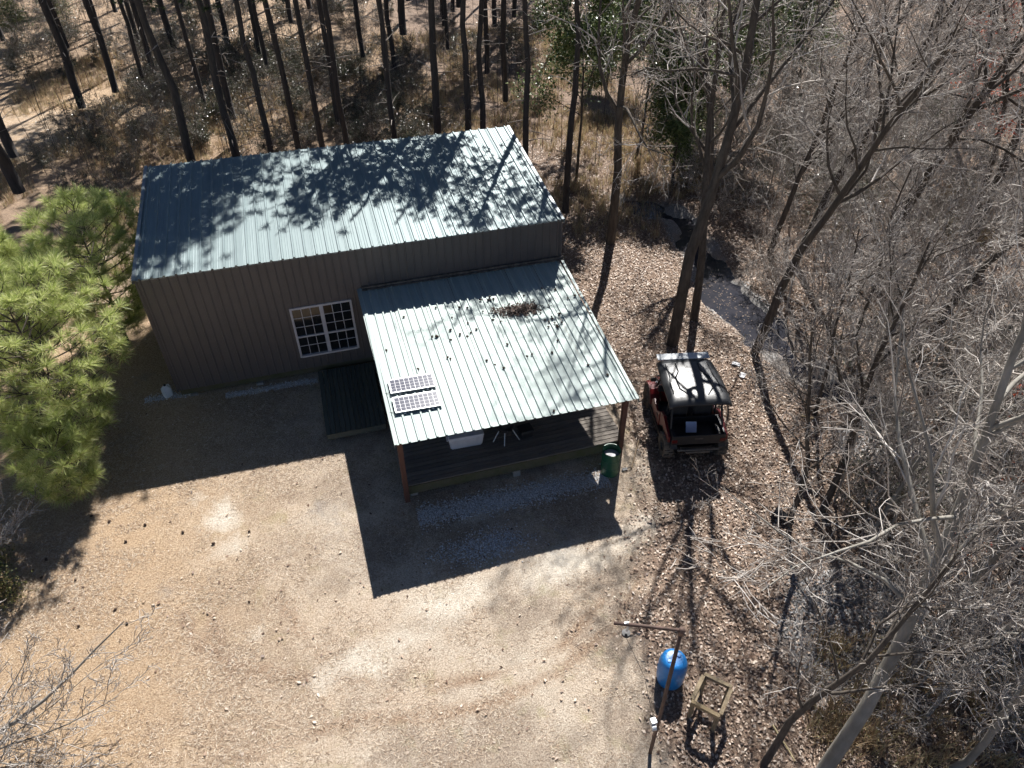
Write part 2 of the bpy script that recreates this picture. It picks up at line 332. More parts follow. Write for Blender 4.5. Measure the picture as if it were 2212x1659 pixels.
# creek water: a ribbon lying in the carved channel
def water_material():
    m = mat('creek_water', (.028, .030, .038), (.045, .043, .05), rough=.03, spec=.45, scale=2, bump=.30, bscale=13)
    return m
cw = []; ct = []
for i in range(len(CREEK)-1):
    for s in np.linspace(0, 1, 8, endpoint=False): cw.append(CREEK[i]*(1-s)+CREEK[i+1]*s); ct.append(CREEK_W[i]*(1-s)+CREEK_W[i+1]*s)
cw = np.array(cw); ct = np.array(ct)
k_ = np.ones(7)/7; cws = np.stack([np.convolve(np.pad(cw[:, j], 3, 'edge'), k_, 'valid') for j in (0, 1)], 1)
tg = np.gradient(cws, axis=0); tg /= np.linalg.norm(tg, axis=1)[:, None]; nr = np.stack([-tg[:, 1], tg[:, 0]], 1)
wz = plane_z(cws[:, 0], cws[:, 1])-.17
WV = []; off = np.linspace(-1.25, 1.25, 7)
for j in off: WV.append(np.column_stack([cws+nr*(ct*j)[:, None], wz]))
WV = np.stack(WV, 1).reshape(-1, 3); n7 = 7; ii = (np.arange(len(cws)-1)[:, None]*n7+np.arange(n7-1)[None, :]).ravel()
struct(link('creek_water', mesh_np('creek_water', WV, np.stack([ii, ii+1, ii+n7+1, ii+n7], 1), True), water_material()))

# ------------------------------------------------------------------ metal cabin
CW = 11.9; H1, H2, RD = 4.105, 4.853, 5.877
cabin = thing('metal_cabin', 'long metal cabin with blue grey shed roof, brown ribbed walls and a lean-to porch', 'cabin')
def sheet_mesh(name, wd, L, ribs, rh, rw, minor=0.0, t=.003):
    pr = [(0.0, 0.0)]
    last = 0.0
    for r in ribs:
        if minor:
            g = (r-rw/2)-last
            for q in (.36, .64):
                c = last+g*q; pr += [(c-.012, 0), (c, minor), (c+.012, 0)]
        pr += [(r-rw/2, 0), (r-rw/4, rh), (r+rw/4, rh), (r+rw/2, 0)]; last = r+rw/2
    pr.append((wd, 0.0))
    pr = [pr[0]]+[p for i, p in enumerate(pr[1:], 1) if p[0] > pr[i-1][0]+1e-5]
    n = len(pr); V = []
    for v in (0, L): V += [(u, v, h) for u, h in pr]+[(u, v, h-t) for u, h in pr]
    F = []
    for i in range(n-1):
        F += [(i, i+1, 2*n+i+1, 2*n+i), (n+i+1, n+i, 3*n+i, 3*n+i+1), (i+1, i, n+i, n+i+1), (2*n+i, 2*n+i+1, 3*n+i+1, 3*n+i)]
    F += [(0, 2*n, 3*n, n), (n-1, 2*n-1, 4*n-1, 3*n-1)]
    return MB().add(V, F).mesh(name)
def frame(O, U, Vv):
    U = Vector(U).normalized(); Vv = Vector(Vv); Vv = (Vv-U*Vv.dot(U)).normalized(); N = U.cross(Vv)
    return Matrix([[U[i], Vv[i], N[i], O[i]] for i in range(3)]+[[0, 0, 0, 1]])
def place(name, me, m, parent, M):
    o = link(name, me, m, parent); o.matrix_basis = M; return o
# main roof: sheets with three ribs each, 0.305 m apart
sl_main = math.hypot(RD, H2-H1)
roof = MB().add([(0.02, .1, H1-.09), (CW-.02, .1, H1-.09), (CW-.02, RD-.04, H2-.095), (.02, RD-.04, H2-.095), (0.02, .1, H1-.015), (CW-.02, .1, H1-.015), (CW-.02, RD-.04, H2-.02), (.02, RD-.04, H2-.02)],
                [(0, 1, 2, 3), (4, 5, 6, 7), (0, 1, 5, 4), (2, 3, 7, 6), (1, 2, 6, 5), (3, 0, 4, 7)]).build('roof', M_trim, cabin)
sw = CW/13
me = sheet_mesh('roof_panel', sw-.002, sl_main, [.152, .457, .762], .04, .075, .007)
for i in range(13): place('roof_panel', me, M_roof, roof, frame((i*sw, 0, H1+.002*(i % 2)), (1, 0, 0), (0, RD, H2-H1)))
M_ = frame((0, 0, H1), (1, 0, 0), (0, RD, H2-H1))
for x0, x1 in ((-.035, .06), (CW-.06, CW+.035)):
    tr = MB().box(x0, x1, -.01, sl_main+.01, .031, .036).box(x0 if x0 < 1 else x1-.006, x0+.006 if x0 < 1 else x1, -.01, sl_main+.01, -.13, .0305)
    o = tr.build('rake_trim', M_trim, roof); o.matrix_basis = M_
WY = .1; WZ0 = .28
inner = MB().box(.06, CW-.06, WY+.03, WY+.09, WZ0, H1-.1).build('front_wall', M_dark, cabin)
wx0, wx1, wz0, wz1 = 3.652, 5.425, .735, 2.486
def wall_sheets(parent, O, U, x0, x1, z0, z1, n, top=None):
    wd = (x1-x0)/n; cnt = max(1, round(wd/.2286)); ribs = [(k+.5)*wd/cnt for k in range(cnt)]
    for i in range(n):
        zt = z1 if top is None else top(x0+(i+.5)*wd)
        me = sheet_mesh('wall_panel', wd-.002, zt-z0, ribs, .02, .055, .0)
        o = Vector(O)+Vector(U)*(x0+i*wd); place('wall_panel', me, M_wall, parent, frame((o.x, o.y, z0), U, (0, 0, 1)))
wt = H1-.005
wall_sheets(inner, (0, WY, 0), (1, 0, 0), .02, wx0, WZ0, wt, 4)
wall_sheets(inner, (0, WY, 0), (1, 0, 0), wx0, wx1, WZ0, wz0, 2); wall_sheets(inner, (0, WY, 0), (1, 0, 0), wx0, wx1, wz1, wt, 2)
wall_sheets(inner, (0, WY, 0), (1, 0, 0), wx1, CW-.02, WZ0, wt, 7)
lf = lambda q: H1+(H2-H1)*(q/RD)-.02
for nm, O, U, parent in (('left_wall', (.02, RD-.05, 0), (0, -1, 0), None), ('right_wall', (CW-.02, .08, 0), (0, 1, 0), None)):
    s = 1 if nm == 'left_wall' else -1; xx = .08 if s > 0 else CW-.08
    sw_ = MB().add([(xx-.02, .16, WZ0), (xx+.02, .16, WZ0), (xx+.02, RD-.1, WZ0), (xx-.02, RD-.1, WZ0), (xx-.02, .16, H1-.1), (xx+.02, .16, H1-.1), (xx+.02, RD-.1, H2-.1), (xx-.02, RD-.1, H2-.1)],
                   [(0, 1, 2, 3), (4, 5, 6, 7), (0, 1, 5, 4), (2, 3, 7, 6), (1, 2, 6, 5), (3, 0, 4, 7)]).build(nm, M_dark, cabin)
    wall_sheets(sw_, O, U, 0, RD-.15, WZ0, 0, 6, top=(lambda q: lf(RD-.05-q)-.06) if s > 0 else (lambda q: lf(q)-.06))
bw_ = MB().box(.1, CW-.1, RD-.14, RD-.1, WZ0, H2-.12).build('back_wall', M_dark, cabin)
wall_sheets(bw_, (CW, RD-.07, 0), (-1, 0, 0), .02, CW-.02, WZ0, H2-.06, 13)
MB().box(-.006, .05, WY-.035, WY+.06, WZ0-.02, H1-.03).build('corner_trim', M_wall, cabin)
MB().box(CW-.05, CW+.006, WY-.035, WY+.06, WZ0-.02, H1-.03).build('corner_trim', M_wall, cabin)
# timber sill and blocks under the wall
MB().box(.05, CW-.05, WY+.1, WY+.28, WZ0-.25, WZ0-.005).build('sill_beam', M_mossy, cabin)
MB().box(.05, CW-.05, RD-.5, RD-.3, WZ0-.25, WZ0-.005).build('sill_beam', M_mossy, cabin)
for x in (.4, 2.3, 4.2, 6.1, 8.0, 9.9, 11.5):
    for y in (WY+.2, RD-.4):
        g = gz(x, y); MB().box(x-.1, x+.1, y-.2, y+.2, g-.15, max(WZ0-.252, g+.02), .01).build('foundation_block', M_concrete, cabin)
# window: frame, mullion, rails, muntins, panes
win = MB()
fy0, fy1 = WY-.045, WY+.04; t = .06
win.box(wx0, wx0+t, fy0, fy1, wz0, wz1).box(wx1-t, wx1, fy0, fy1, wz0, wz1).box(wx0+t, wx1-t, fy0+.003, fy1, wz1-t, wz1).box(wx0+t, wx1-t, fy0-.02, fy1, wz0, wz0+t)
win = win.build('window', M_white, cabin)
xm = (wx0+wx1)/2
MB().box(xm-.055, xm+.055, fy0-.004, fy1-.01, wz0+t, wz1-t).build('mullion', M_white, win)
zr = wz0+t+(wz1-wz0-2*t)*.41
for a, b, s in ((wx0+t, xm-.055, 0), (xm+.055, wx1-t, 1)):
    MB().box(a, b, fy0+.006, fy1-.02, zr-.025, zr+.025).build('meeting_rail', M_white, win)
    cols = np.linspace(a, b, 4); rt = np.linspace(zr+.025, wz1-t, 4); rb = np.linspace(wz0+t, zr-.025, 3)
    for zs, yy in ((rt, fy0+.03), (rb, fy0+.045)):
        for c in cols[1:-1]: MB().box(c-.009, c+.009, yy, yy+.012, zs[0], zs[-1]).build('muntin', M_white, win)
        for z in zs[1:-1]: MB().box(a, b, yy+.002, yy+.0105, z-.009, z+.009).build('muntin', M_white, win)
        for i in range(3):
            for j in range(len(zs)-1):
                brown = zs is rt and j == 2 and (s == 0 or i == 0)
                MB().box(cols[i]+.004, cols[i+1]-.004, yy+.014, yy+.019, zs[j]+.004, zs[j+1]-.004).build('pane', M_glass2 if brown else M_glass, win)

# ---- porch roof
BL, BR, FL, FR = Vector((5.83, .09, 2.763)), Vector((11.93, .09, 2.763)), Vector((5.72, -6.04, 2.178)), Vector((11.9, -5.93, 1.985))
pf = MB()
for s in (.03, .2, .4, .6, .8, .97):
    a = BL.lerp(BR, s); b = FL.lerp(FR, s)
    for q in (0,):
        d = .04; pf.add([(a.x-d, a.y-.02, a.z-.17), (a.x+d, a.y-.02, a.z-.17), (b.x+d, b.y+.25, b.z-.15), (b.x-d, b.y+.25, b.z-.15), (a.x-d, a.y-.02, a.z-.03), (a.x+d, a.y-.02, a.z-.03), (b.x+d, b.y+.25, b.z-.01), (b.x-d, b.y+.25, b.z-.01)],
                        [(0, 1, 2, 3), (4, 5, 6, 7), (0, 1, 5, 4), (2, 3, 7, 6), (1, 2, 6, 5), (3, 0, 4, 7)])
proof = pf.build('porch_roof', M_redwood, cabin)
NS = 7; Lp = (FL-BL).length
pw = (FR-FL).length/NS; ribs = [(k+.5)*pw/4 for k in range(4)]
pme = sheet_mesh('porch_roof_panel', pw-.002, Lp, ribs, .034, .065, .0)
for i in range(NS):
    b = FL.lerp(FR, (i+1)/NS); a = BL.lerp(BR, (i+1)/NS); b0 = FL.lerp(FR, i/NS)
    o = Vector(b); U = (b0-b)
    # origin at the front right corner of the sheet, running up the slope
    O = Vector(b0); place('porch_roof_panel', pme, M_proof, proof, frame((O.x, O.y, O.z+.004+.002*(i % 2)), tuple(b-b0), tuple(BL.lerp(BR, i/NS)-b0)))
for A, B, sgn in ((FL, BL, 1), (FR, BR, -1)):
    Mx = frame(A, (1, 0, 0), tuple(B-A)); tr = MB().box(-.03 if sgn > 0 else -.05, .05 if sgn > 0 else .03, -.01, Lp+.0, .031, .036).box(-.03 if sgn > 0 else .024, -.024 if sgn > 0 else .03, -.01, Lp, -.1, .0305)
    o = tr.build('rake_trim', M_proof, proof); o.matrix_basis = Mx
fl = MB().box(5.78, 11.95, .02, .075, 2.75, 2.86).box(5.78, 11.95, -.05, .019, 2.775, 2.80).build('flashing', M_flash, cabin)
# posts and header
PY = -5.5
for x in (5.84, 11.78):
    zt = 2.02 if x > 8 else 2.2
    MB().box(x-.065, x+.065, PY-.065, PY+.065, gz(x, PY)-.1, zt, .006).build('porch_post', M_redwood, cabin)
MB().box(5.775, 8.8, PY-.06, PY+.06, 1.86, 2.0).box(8.8, 11.85, PY-.06, PY+.06, 1.80, 1.94).build('porch_beam', M_redwood, cabin)

# ---- porch deck
dz = .10
deck = MB().box(5.9, 11.92, -5.43, -5.385, dz-.32, dz-.045).box(5.9, 5.945, -5.38, .0, dz-.30, dz-.045).box(11.87, 11.915, -5.38, .0, dz-.30, dz-.045)
for y in (-4.1, -2.8, -1.5, -.2): deck.box(5.95, 11.86, y, y+.045, dz-.25, dz-.045)
deck = deck.build('porch_deck', M_mossy, cabin)
nb = 36; bwid = 5.42/nb
bme = [MB().box(-3.03, 3.03, -bwid/2+.009, bwid/2-.009, -.038, 0, .004).mesh('deck_board') for _ in range(1)][0]
rr = random.Random(3)
for i in range(nb):
    o = link('deck_board', bme, M_deck, deck); o.location = (8.905+rr.uniform(-.012, .012), -5.42+(i+.5)*bwid, dz-.004+rr.uniform(-.003, .003)); o.scale = (1, rr.uniform(.97, 1.0), 1); o.rotation_euler.x = rr.uniform(-.008, .008)
for x, y in ((6.05, -5.3), (8.84, -5.36), (11.6, -5.3), (6.05, -2.7), (8.84, -2.7), (11.6, -2.7)):
    g = gz(x, y); MB().box(x-.1, x+.1, y-.2+.12, y+.2, g-.12, dz-.325, .012).build('deck_block', M_concrete, deck)

# ---- boarded side platform below the window
ramp = thing('wood_platform', 'low dark boarded wooden platform below the window, left of the porch', 'platform', (4.88, -1.45, gz(4.88, -1.45)))
pz = .15
rim = MB().box(4.07, 5.70, -2.94, -2.9, pz-.2, pz-.04).box(4.07, 4.11, -2.89, .03, pz-.22, pz-.04).box(5.66, 5.70, -2.89, .03, pz-.22, pz-.04)
for x, y in ((4.2, -2.7), (5.55, -2.7), (4.2, -.3), (5.55, -.3)): rim.box(x-.05, x+.05, y-.05, y+.05, gz(x, y)-.1, pz-.06)
o = rim.build('platform_frame', M_ramp, ramp); o.location = -ramp.location
nb = 12; bw2 = 1.68/nb
rme = MB().box(-bw2/2+.006, bw2/2-.006, -1.49, 1.49, -.036, 0, .004).mesh('platform_board')
for i in range(nb):
    o = link('platform_board', rme, M_ramp, ramp); o.location = Vector((4.05+(i+.5)*bw2, -1.465+rr.uniform(-.015, .015), pz+rr.uniform(-.004, .003)))-ramp.location; o.rotation_euler = (0, rr.uniform(-.015, .015), 0)

# ------------------------------------------------------------------ solar panels on the porch roof
M_cell = mat('solar_cell', (.05, .055, .09), (.035, .04, .07), rough=.22, spec=.7, scale=3, coat=.6)
M_alu = mat('aluminium', (.7, .71, .73), (.6, .61, .63), rough=.35, metal=.7, scale=5)
M_backsheet = mat('backsheet', (.78, .78, .8), rough=.3, coat=.4)
def roof_pt(x, y, h=0):
    s = (x-5.8)/6.1; a = BL.lerp(BR, s); b = FL.lerp(FR, s); q = (y-b.y)/(a.y-b.y); p = b.lerp(a, q); return Vector((x, y, p.z+h))
cell_me = MB().box(-.055, .055, -.049, .049, 0, .0025, 0).mesh('cell')
def solar(y_low, y_high, label):
    xa, xb = 5.885, 7.03
    O = roof_pt(xa, y_low, .085); P = roof_pt(xb, y_low, .085); Q = roof_pt(xa, y_high, .085)
    root = bpy.data.objects.new('solar_panel', None); COL.objects.link(root); root.matrix_basis = frame(O, tuple(P-O), tuple(Q-O))
    tag(root, label, 'solar panel', 'solar panels on the porch roof'); Wd = (P-O).length; Hd = (Q-O).length; b = .022
    MB().box(0, Wd, 0, b, -.035, .004).box(0, Wd, Hd-b, Hd, -.035, .004).box(0, b, b, Hd-b, -.035, .004).box(Wd-b, Wd, b, Hd-b, -.035, .004).build('panel_frame', M_alu, root)
    MB().box(b, Wd-b, b, Hd-b, -.012, -.006).build('back_sheet', M_backsheet, root)
    cw_ = (Wd-2*b-.03)/9; ch = (Hd-2*b-.03)/4
    for i in range(9):
        for j in range(4):
            o = link('cell', cell_me, M_cell, root); o.location = (b+.015+(i+.5)*cw_, b+.015+(j+.5)*ch, -.0055); o.scale = (cw_*.90/.11, ch*.88/.098, 1)
    for x in (.2, Wd-.25):
        for y in (-.02, Hd+.0): MB().box(x, x+.05, y-.01, y+.03, -.06, -.036).build('bracket', M_alu, root)
    MB().tube([(0, Hd*.1, -.02), (-.08, Hd*.12, -.03), (-.12, Hd*.16, -.05), (-.17, Hd*.14, -.06), (-.2, Hd*.12, -.14), (-.19, Hd*.02, -.25)], .006, 6).build('cable', M_dark, root)
solar(-4.42, -3.93, 'upper of the two framed solar panels on the porch roof, nearer the cabin wall')
solar(-5.10, -4.57, 'lower of the two framed solar panels on the porch roof, nearer the eave')

# ------------------------------------------------------------------ green drum, blue drum
def grnd(x, y, z=0): return (x, y, gz(x, y)+z)
M_green = mat('green_paint', (.012, .085, .045), (.02, .12, .065), rough=.45, scale=3, lo=.3, hi=.8)
M_blue = mat('blue_plastic', (.015, .20, .56), (.03, .26, .66), rough=.38, scale=2)
M_greylid = mat('grey_lid', (.42, .42, .44), (.52, .52, .54), rough=.8, scale=14)
def drum(name, label, x, y, r, h, m, lid, opening):
    t_ = thing(name, label, 'barrel', grnd(x, y, -.01))
    prof = [(r*.96, 0), (r, .02), (r, h*.32), (r*1.03, h*.335), (r*1.03, h*.35), (r, h*.365), (r, h*.65), (r*1.03, h*.665), (r*1.03, h*.68), (r, h*.695), (r, h*.975), (r*1.03, h*.985), (r*1.03, h), (r*.96, h), (r*.95, h*.98)]
    if opening: prof += [(r*.95, h*.3), (0.001, h*.3)]
    MB().lathe(prof, 28, cap=False).build('drum_body', m, t_, False)
    return t_
t_ = drum('green_drum', 'open green metal drum with a pale grey lid inside, beside the right porch post', 11.33, -5.93, .245, .84, M_green, M_greylid, True)
MB().lathe([(.001, .62), (.2, .622), (.225, .63), (.225, .645), (.19, .652), (.001, .655)], 22, cap=False).build('inner_lid', M_greylid, t_)
t_ = thing('blue_drum', 'round shouldered blue plastic drum standing behind the rusty hoist pole', 'barrel', grnd(10.36, -11.72, -.01))
MB().lathe([(.23, 0), (.265, .03), (.285, .12), (.295, .3), (.3, .45), (.295, .6), (.285, .7), (.262, .78), (.22, .835), (.17, .85), (.001, .845)], 32, cap=False).build('drum_body', M_blue, t_, True)
MB().lathe([(.05, .846), (.05, .868), (.001, .87)], 12, .12, .04, 0, False).build('bung', M_blue, t_)
MB().lathe([(.035, .846), (.035, .866), (.001, .868)], 12, -.13, -.03, 0, False).build('bung', M_blue, t_)

# ------------------------------------------------------------------ square wooden stand
M_lumber = mat('weathered_lumber', (.22, .165, .10), (.31, .25, .165), rough=.85, scale=6, stretch=(1, 3, 3), bump=.15)
M_lumber_y = mat('yellow_lumber', (.27, .20, .11), (.35, .27, .16), rough=.8, scale=6)
st = thing('wooden_stand', 'open square wooden frame stand on four legs, right of the blue drum', 'stand', grnd(10.79, -12.56))
cs = [Vector((10.85, -12.12, 0)), Vector((11.25, -12.53, 0)), Vector((10.72, -13.0, 0)), Vector((10.33, -12.56, 0))]; ctr = sum(cs, Vector())/4
for i in range(4):
    a, b = cs[i]-ctr, cs[(i+1) % 4]-ctr; d = (b-a).normalized(); n = Vector((-d.y, d.x, 0))
    Mx = Matrix([[d.x, n.x, 0, a.x], [d.y, n.y, 0, a.y], [0, 0, 1, .64+.0015*i], [0, 0, 0, 1]]); L_ = (b-a).length
    MB().box(.045 if i % 2 else -.0, L_-.045 if i % 2 else L_, -.04, .04, 0, .09, .004, Mx).build('top_rail', M_lumber_y if i == 2 else M_lumber, st)
    q = a*.86; MB().box(q.x-.035, q.x+.035, q.y-.035, q.y+.035, -.05, .635, .004).build('leg', M_lumber, st)
o = MB().box(-.24, .24, -.02, .02, .2, .27, .003).build('brace', M_lumber, st); o.location = ((cs[0]+cs[3])/2-ctr)*.86; o.rotation_euler.z = math.atan2((cs[0]-cs[3]).y, (cs[0]-cs[3]).x)

# ------------------------------------------------------------------ pipe hoist
M_rust = mat('rusty_pipe', (.075, .05, .038), (.135, .085, .068), rough=.8, scale=9, bump=.1)
M_zinc = mat('zinc', (.62, .65, .68), (.5, .53, .56), rough=.4, metal=.5, scale=9)
hb = Vector((9.33, -13.0, gz(9.33, -13.0))); hh = 4.35
ho = thing('pipe_hoist', 'tall rusty pipe pole with a horizontal arm and a hanging pulley', 'hoist', tuple(hb))
MB().tube([(0, 0, -.1), (.01, 0, 2), (.0, .01, hh)], [.036, .036, .034], 12).build('pole', M_rust, ho, True)
arm = Vector((-.98, .43, 0)); MB().tube([(.06*.9, -.06*.4, hh+.02), tuple(arm*.5+Vector((0, 0, hh+.03))), tuple(arm+Vector((0, 0, hh+.02)))], .03, 12).build('arm', M_rust, ho, True)
MB().tube([(0, 0, hh-.08), (0, 0, hh+.07)], .046, 12).build('elbow', M_rust, ho, True)
pp = arm*.82
pl = MB().tube([tuple(pp+Vector((-.03, .0, hh+.06))), tuple(pp+Vector((.02, 0, hh+.07))), tuple(pp+Vector((.03, -.02, hh-.05))), tuple(pp+Vector((.01, -.03, hh-.12)))], .022, 8).build('hook', M_zinc, ho)
MB().lathe([(.02, -.03), (.07, -.025), (.055, 0), (.07, .025), (.02, .03)], 16, pp.x+.01, pp.y-.03, hh-.2).build('pulley', M_dark, ho)
wn = MB().box(-.16, -.045, -.06, .06, 1.25, 1.42, .01).build('winch', M_zinc, ho)
MB().tube([(-.17, -.09, 1.33), (-.09, -.1, 1.33)], .05, 12).build('winch_drum', M_zinc, wn)
MB().tube([(-.10, 0, 1.4), tuple(pp*.5+Vector((0, -.02, 2.9))), tuple(pp+Vector((.0, -.03, hh-.25)))], .004, 5).build('cable', M_dark, ho)

# ------------------------------------------------------------------ things on and around the porch
M_coolerwhite = mat('cooler_white', (.66, .67, .72), (.56, .57, .62), rough=.5, scale=3)
co = thing('cooler', 'big white cooler chest with a hinged lid on the porch deck', 'cooler', (7.70, -4.28, dz-.003), math.radians(-2))
def taper(w0, d0, w1, d1, z0, z1, bev=.03):
    b = bev; V = []
    for w_, d_, z in ((w0-b, d0-b, z0), (w0, d0, z0+b), (w1, d1, z1-b*.5), (w1-b*.6, d1-b*.6, z1)):
        V += [(sx*(w_/2-(b if k else 0)), sy*(d_/2-(0 if k else b)), z) for sx, sy, k in ((-1, -1, 1), (1, -1, 1), (1, -1, 0), (1, 1, 0), (1, 1, 1), (-1, 1, 1), (-1, 1, 0), (-1, -1, 0))]
    F = [tuple(range(7, -1, -1)), tuple(range(24, 32))]+[(r*8+k, r*8+(k+1) % 8, r*8+8+(k+1) % 8, r*8+8+k) for r in range(3) for k in range(8)]
    return MB().add(V, F)
taper(.88, .42, .96, .48, 0, .34, .035).build('cooler_body', M_coolerwhite, co)
taper(.98, .50, .96, .48, .345, .43, .03).build('lid', M_coolerwhite, co)
for x in (-.3, .3): MB().box(x-.03, x+.03, -.262, -.247, .27, .38, .004).build('latch', M_coolerwhite, co)
for s in (-1, 1): MB().box(s*.5-.02, s*.5+.02, -.09, .09, .22, .27, .01).build('handle', M_coolerwhite, co)
ck = thing('tripod_cooker', 'dark outdoor cooker with a pot on three splayed pale legs', 'cooker', (8.83, -4.35, dz-.004))
for a in (200, 250, 320):
    a_ = math.radians(a); MB().tube([(.2*math.cos(a_), .2*math.sin(a_), .34), (.42*math.cos(a_), .42*math.sin(a_), .01)], .014, 8).build('leg', M_zinc, ck)
MB().tube([(.0, .15, .34), (.02, .4, .01)], .014, 8).build('leg', M_zinc, ck)
MB().lathe([(.2, .3), (.23, .32), (.23, .4), (.2, .42), (.001, .42)], 20, cap=False).build('burner_ring', M_dark, ck)
MB().lathe([(.17, .425), (.185, .44), (.19, .7), (.2, .71), (.18, .715), (.172, .5), (.001, .49)], 22, cap=False).build('pot', M_dark, ck)
MB().lathe([(.06, .3), (.08, .32), (.07, .44), (.001, .46)], 12, .05, -.25, 0, False).build('regulator', M_dark, ck)
bx_ = thing('storage_box', 'small black plastic box on the porch deck beside the cooker', 'box', (9.38, -4.45, dz-.003), math.radians(6))
taper(.34, .3, .37, .33, 0, .2, .02).build('box_body', M_dark, bx_); taper(.39, .35, .37, .33, .203, .25, .015).build('lid', M_dark, bx_)
bn = thing('wood_bench', 'reddish brown wooden bench at the right end of the porch', 'bench', (11.15, -3.78, dz-.004))
for k in range(3): MB().box(-.42, .42, -.15+k*.105, -.055+k*.105, .40, .435, .004).build('seat_board', M_redwood, bn)
for sx in (-.35, .35):
    MB().box(sx-.02, sx+.02, -.14, -.1, 0, .398).build('leg', M_redwood, bn); MB().box(sx-.02, sx+.02, .1, .14, 0, .398).build('leg', M_redwood, bn)
jg = thing('plastic_jug', 'white plastic jug with a dark cap by the left corner of the cabin', 'jug', grnd(-.33, .28, -.005), .5)
M_jug = mat('jug_plastic', (.60, .66, .72), (.52, .58, .62), rough=.4, scale=4)
taper(.26, .2, .27, .21, 0, .28, .04).build('jug_body', M_jug, jg)
taper(.265, .205, .12, .1, .272, .40, .03).build('shoulder', M_jug, jg)
MB().lathe([(.035, .395), (.035, .43), (.001, .432)], 12, cap=False).build('cap', M_dark, jg)
MB().tube([(.05, 0, .40), (.1, 0, .40), (.125, 0, .33), (.125, 0, .26)], .016, 8).build('handle', M_jug, jg)
M_handle = mat('tool_handle', (.34, .24, .15), (.42, .31, .2), rough=.7, scale=8)
hs, he = Vector(grnd(12.55, -5.12, .06)), Vector(grnd(11.95, -6.0, .04)); hr = thing('garden_hoe', 'long handled hoe lying on the ground between porch post and buggy', 'hoe', tuple(he))
MB().tube([tuple(hs-he), (0, 0, 0)], .016, 8).build('handle', M_handle, hr)
MB().tube([(0, 0, 0), (-.05, .0, .03), (-.12, .02, .015)], .012, 6).box(-.27, -.12, -.035, .06, .005, .014).build('blade', M_dark, hr)
stp, enp = at(1668, 1568), at(1716, 1646); sk = thing('cane_stick', 'straight yellow stick lying on the leaves at the bottom edge', 'stick', grnd(stp[0], stp[1], .04))
M_cane = mat('cane', (.58, .47, .24), (.66, .56, .32), rough=.55, scale=12); dd = Vector(enp-stp); dd.z = gz(enp[0], enp[1])-gz(stp[0], stp[1])
MB().tube([(0, 0, 0), tuple(dd*.33), tuple(dd*.66+Vector((.01, 0, .01))), tuple(dd)], [.017, .016, .015, .012], 8).build('stalk', M_cane, sk)
for q in (.33, .66): MB().tube([tuple(dd*(q-.012)), tuple(dd*(q+.012))], .021, 8).build('node', M_cane, sk)
P = at(1741, 905); bd = thing('short_board', 'short pale board lying on the leaves beyond the buggy', 'board', grnd(P[0], P[1], .04), math.radians(-38))
MB().box(-.2, .2, -.05, .05, -.02, .012, .004).build('plank', M_lumber_y, bd)
P = at(1683, 1120); bk = thing('black_bucket', 'tipped black bucket half hidden by twigs below the buggy', 'bucket', grnd(P[0], P[1], .15)); bk.rotation_euler = (math.radians(-78), .2, .6)
MB().lathe([(.11, -.16), (.12, -.15), (.15, .16), (.16, .17), (.145, .17), (.112, -.13), (.001, -.13)], 20, cap=False).build('pail', M_dark, bk)
MB().tube([(-.155, 0, .14), (-.12, .1, .2), (0, .15, .22), (.12, .1, .2), (.155, 0, .14)], .005, 5).build('bail', M_zinc, bk)
M_litter = mat('white_litter', (.6, .6, .62), (.42, .42, .44), rough=.6, scale=9)
for (px, py, lab) in ((1589, 790, 'crumpled white plastic bag on the leaves, farther from the buggy'), (1603, 814, 'crumpled white plastic bag on the leaves, nearer to the buggy')):
    P = at(px, py); t_ = thing('plastic_bag', lab, 'litter', grnd(P[0], P[1], .02), px, 'white litter by the creek')
    n = 9; U_, W_ = np.meshgrid(np.linspace(-.13, .13, n), np.linspace(-.08, .08, n)); r_ = np.random.default_rng(px)
    Z = .03+r_.uniform(-.03, .04, U_.shape)*(1-(U_/.15)**2); Vv = np.stack([(U_+r_.uniform(-.02, .02, U_.shape)).ravel(), (W_+r_.uniform(-.02, .02, U_.shape)).ravel(), Z.ravel()], 1)
    i_ = (np.arange(n-1)[:, None]*n+np.arange(n-1)[None, :]).ravel(); o = link('bag', mesh_np('bag', Vv, np.stack([i_, i_+1, i_+n+1, i_+n], 1)), M_litter, t_)
    md = o.modifiers.new('s', 'SOLIDIFY'); md.thickness = .012

# ------------------------------------------------------------------ side-by-side buggy (rear towards the camera)
M_redp = mat('red_paint', (.19, .014, .016), (.13, .012, .013), rough=.32, scale=2, coat=.3)
M_roofp = mat('black_roof', (.03, .032, .035), (.045, .047, .05), rough=.33, spec=.6, scale=4, bump=.06, bscale=40)
M_tyre = mat('muddy_tyre', (.07, .06, .05), (.19, .155, .12), rough=.95, scale=7, bump=.4, bscale=25)
M_rim = mat('rim', (.10, .09, .08), (.17, .15, .13), rough=.6, metal=.3, scale=8)
M_seat = mat('seat_vinyl', (.03, .03, .033), (.05, .048, .05), rough=.6, scale=5)
M_screen = mat('windscreen', (.55, .58, .6), (.45, .48, .5), rough=.15, spec=.6, scale=2)
M_lampw = mat('lamp_glass', (.6, .6, .6), rough=.15); M_lampr = mat('lamp_red', (.12, .006, .006), rough=.3)
ug = Vector((14.02, -4.92, gz(14.02, -4.92))); ut = thing('utility_buggy', 'red side-by-side utility buggy with a black hard roof, its rear towards the camera', 'buggy', tuple(ug), math.radians(-12.5)); ut.scale = (1.14, 1.06, 1.06)
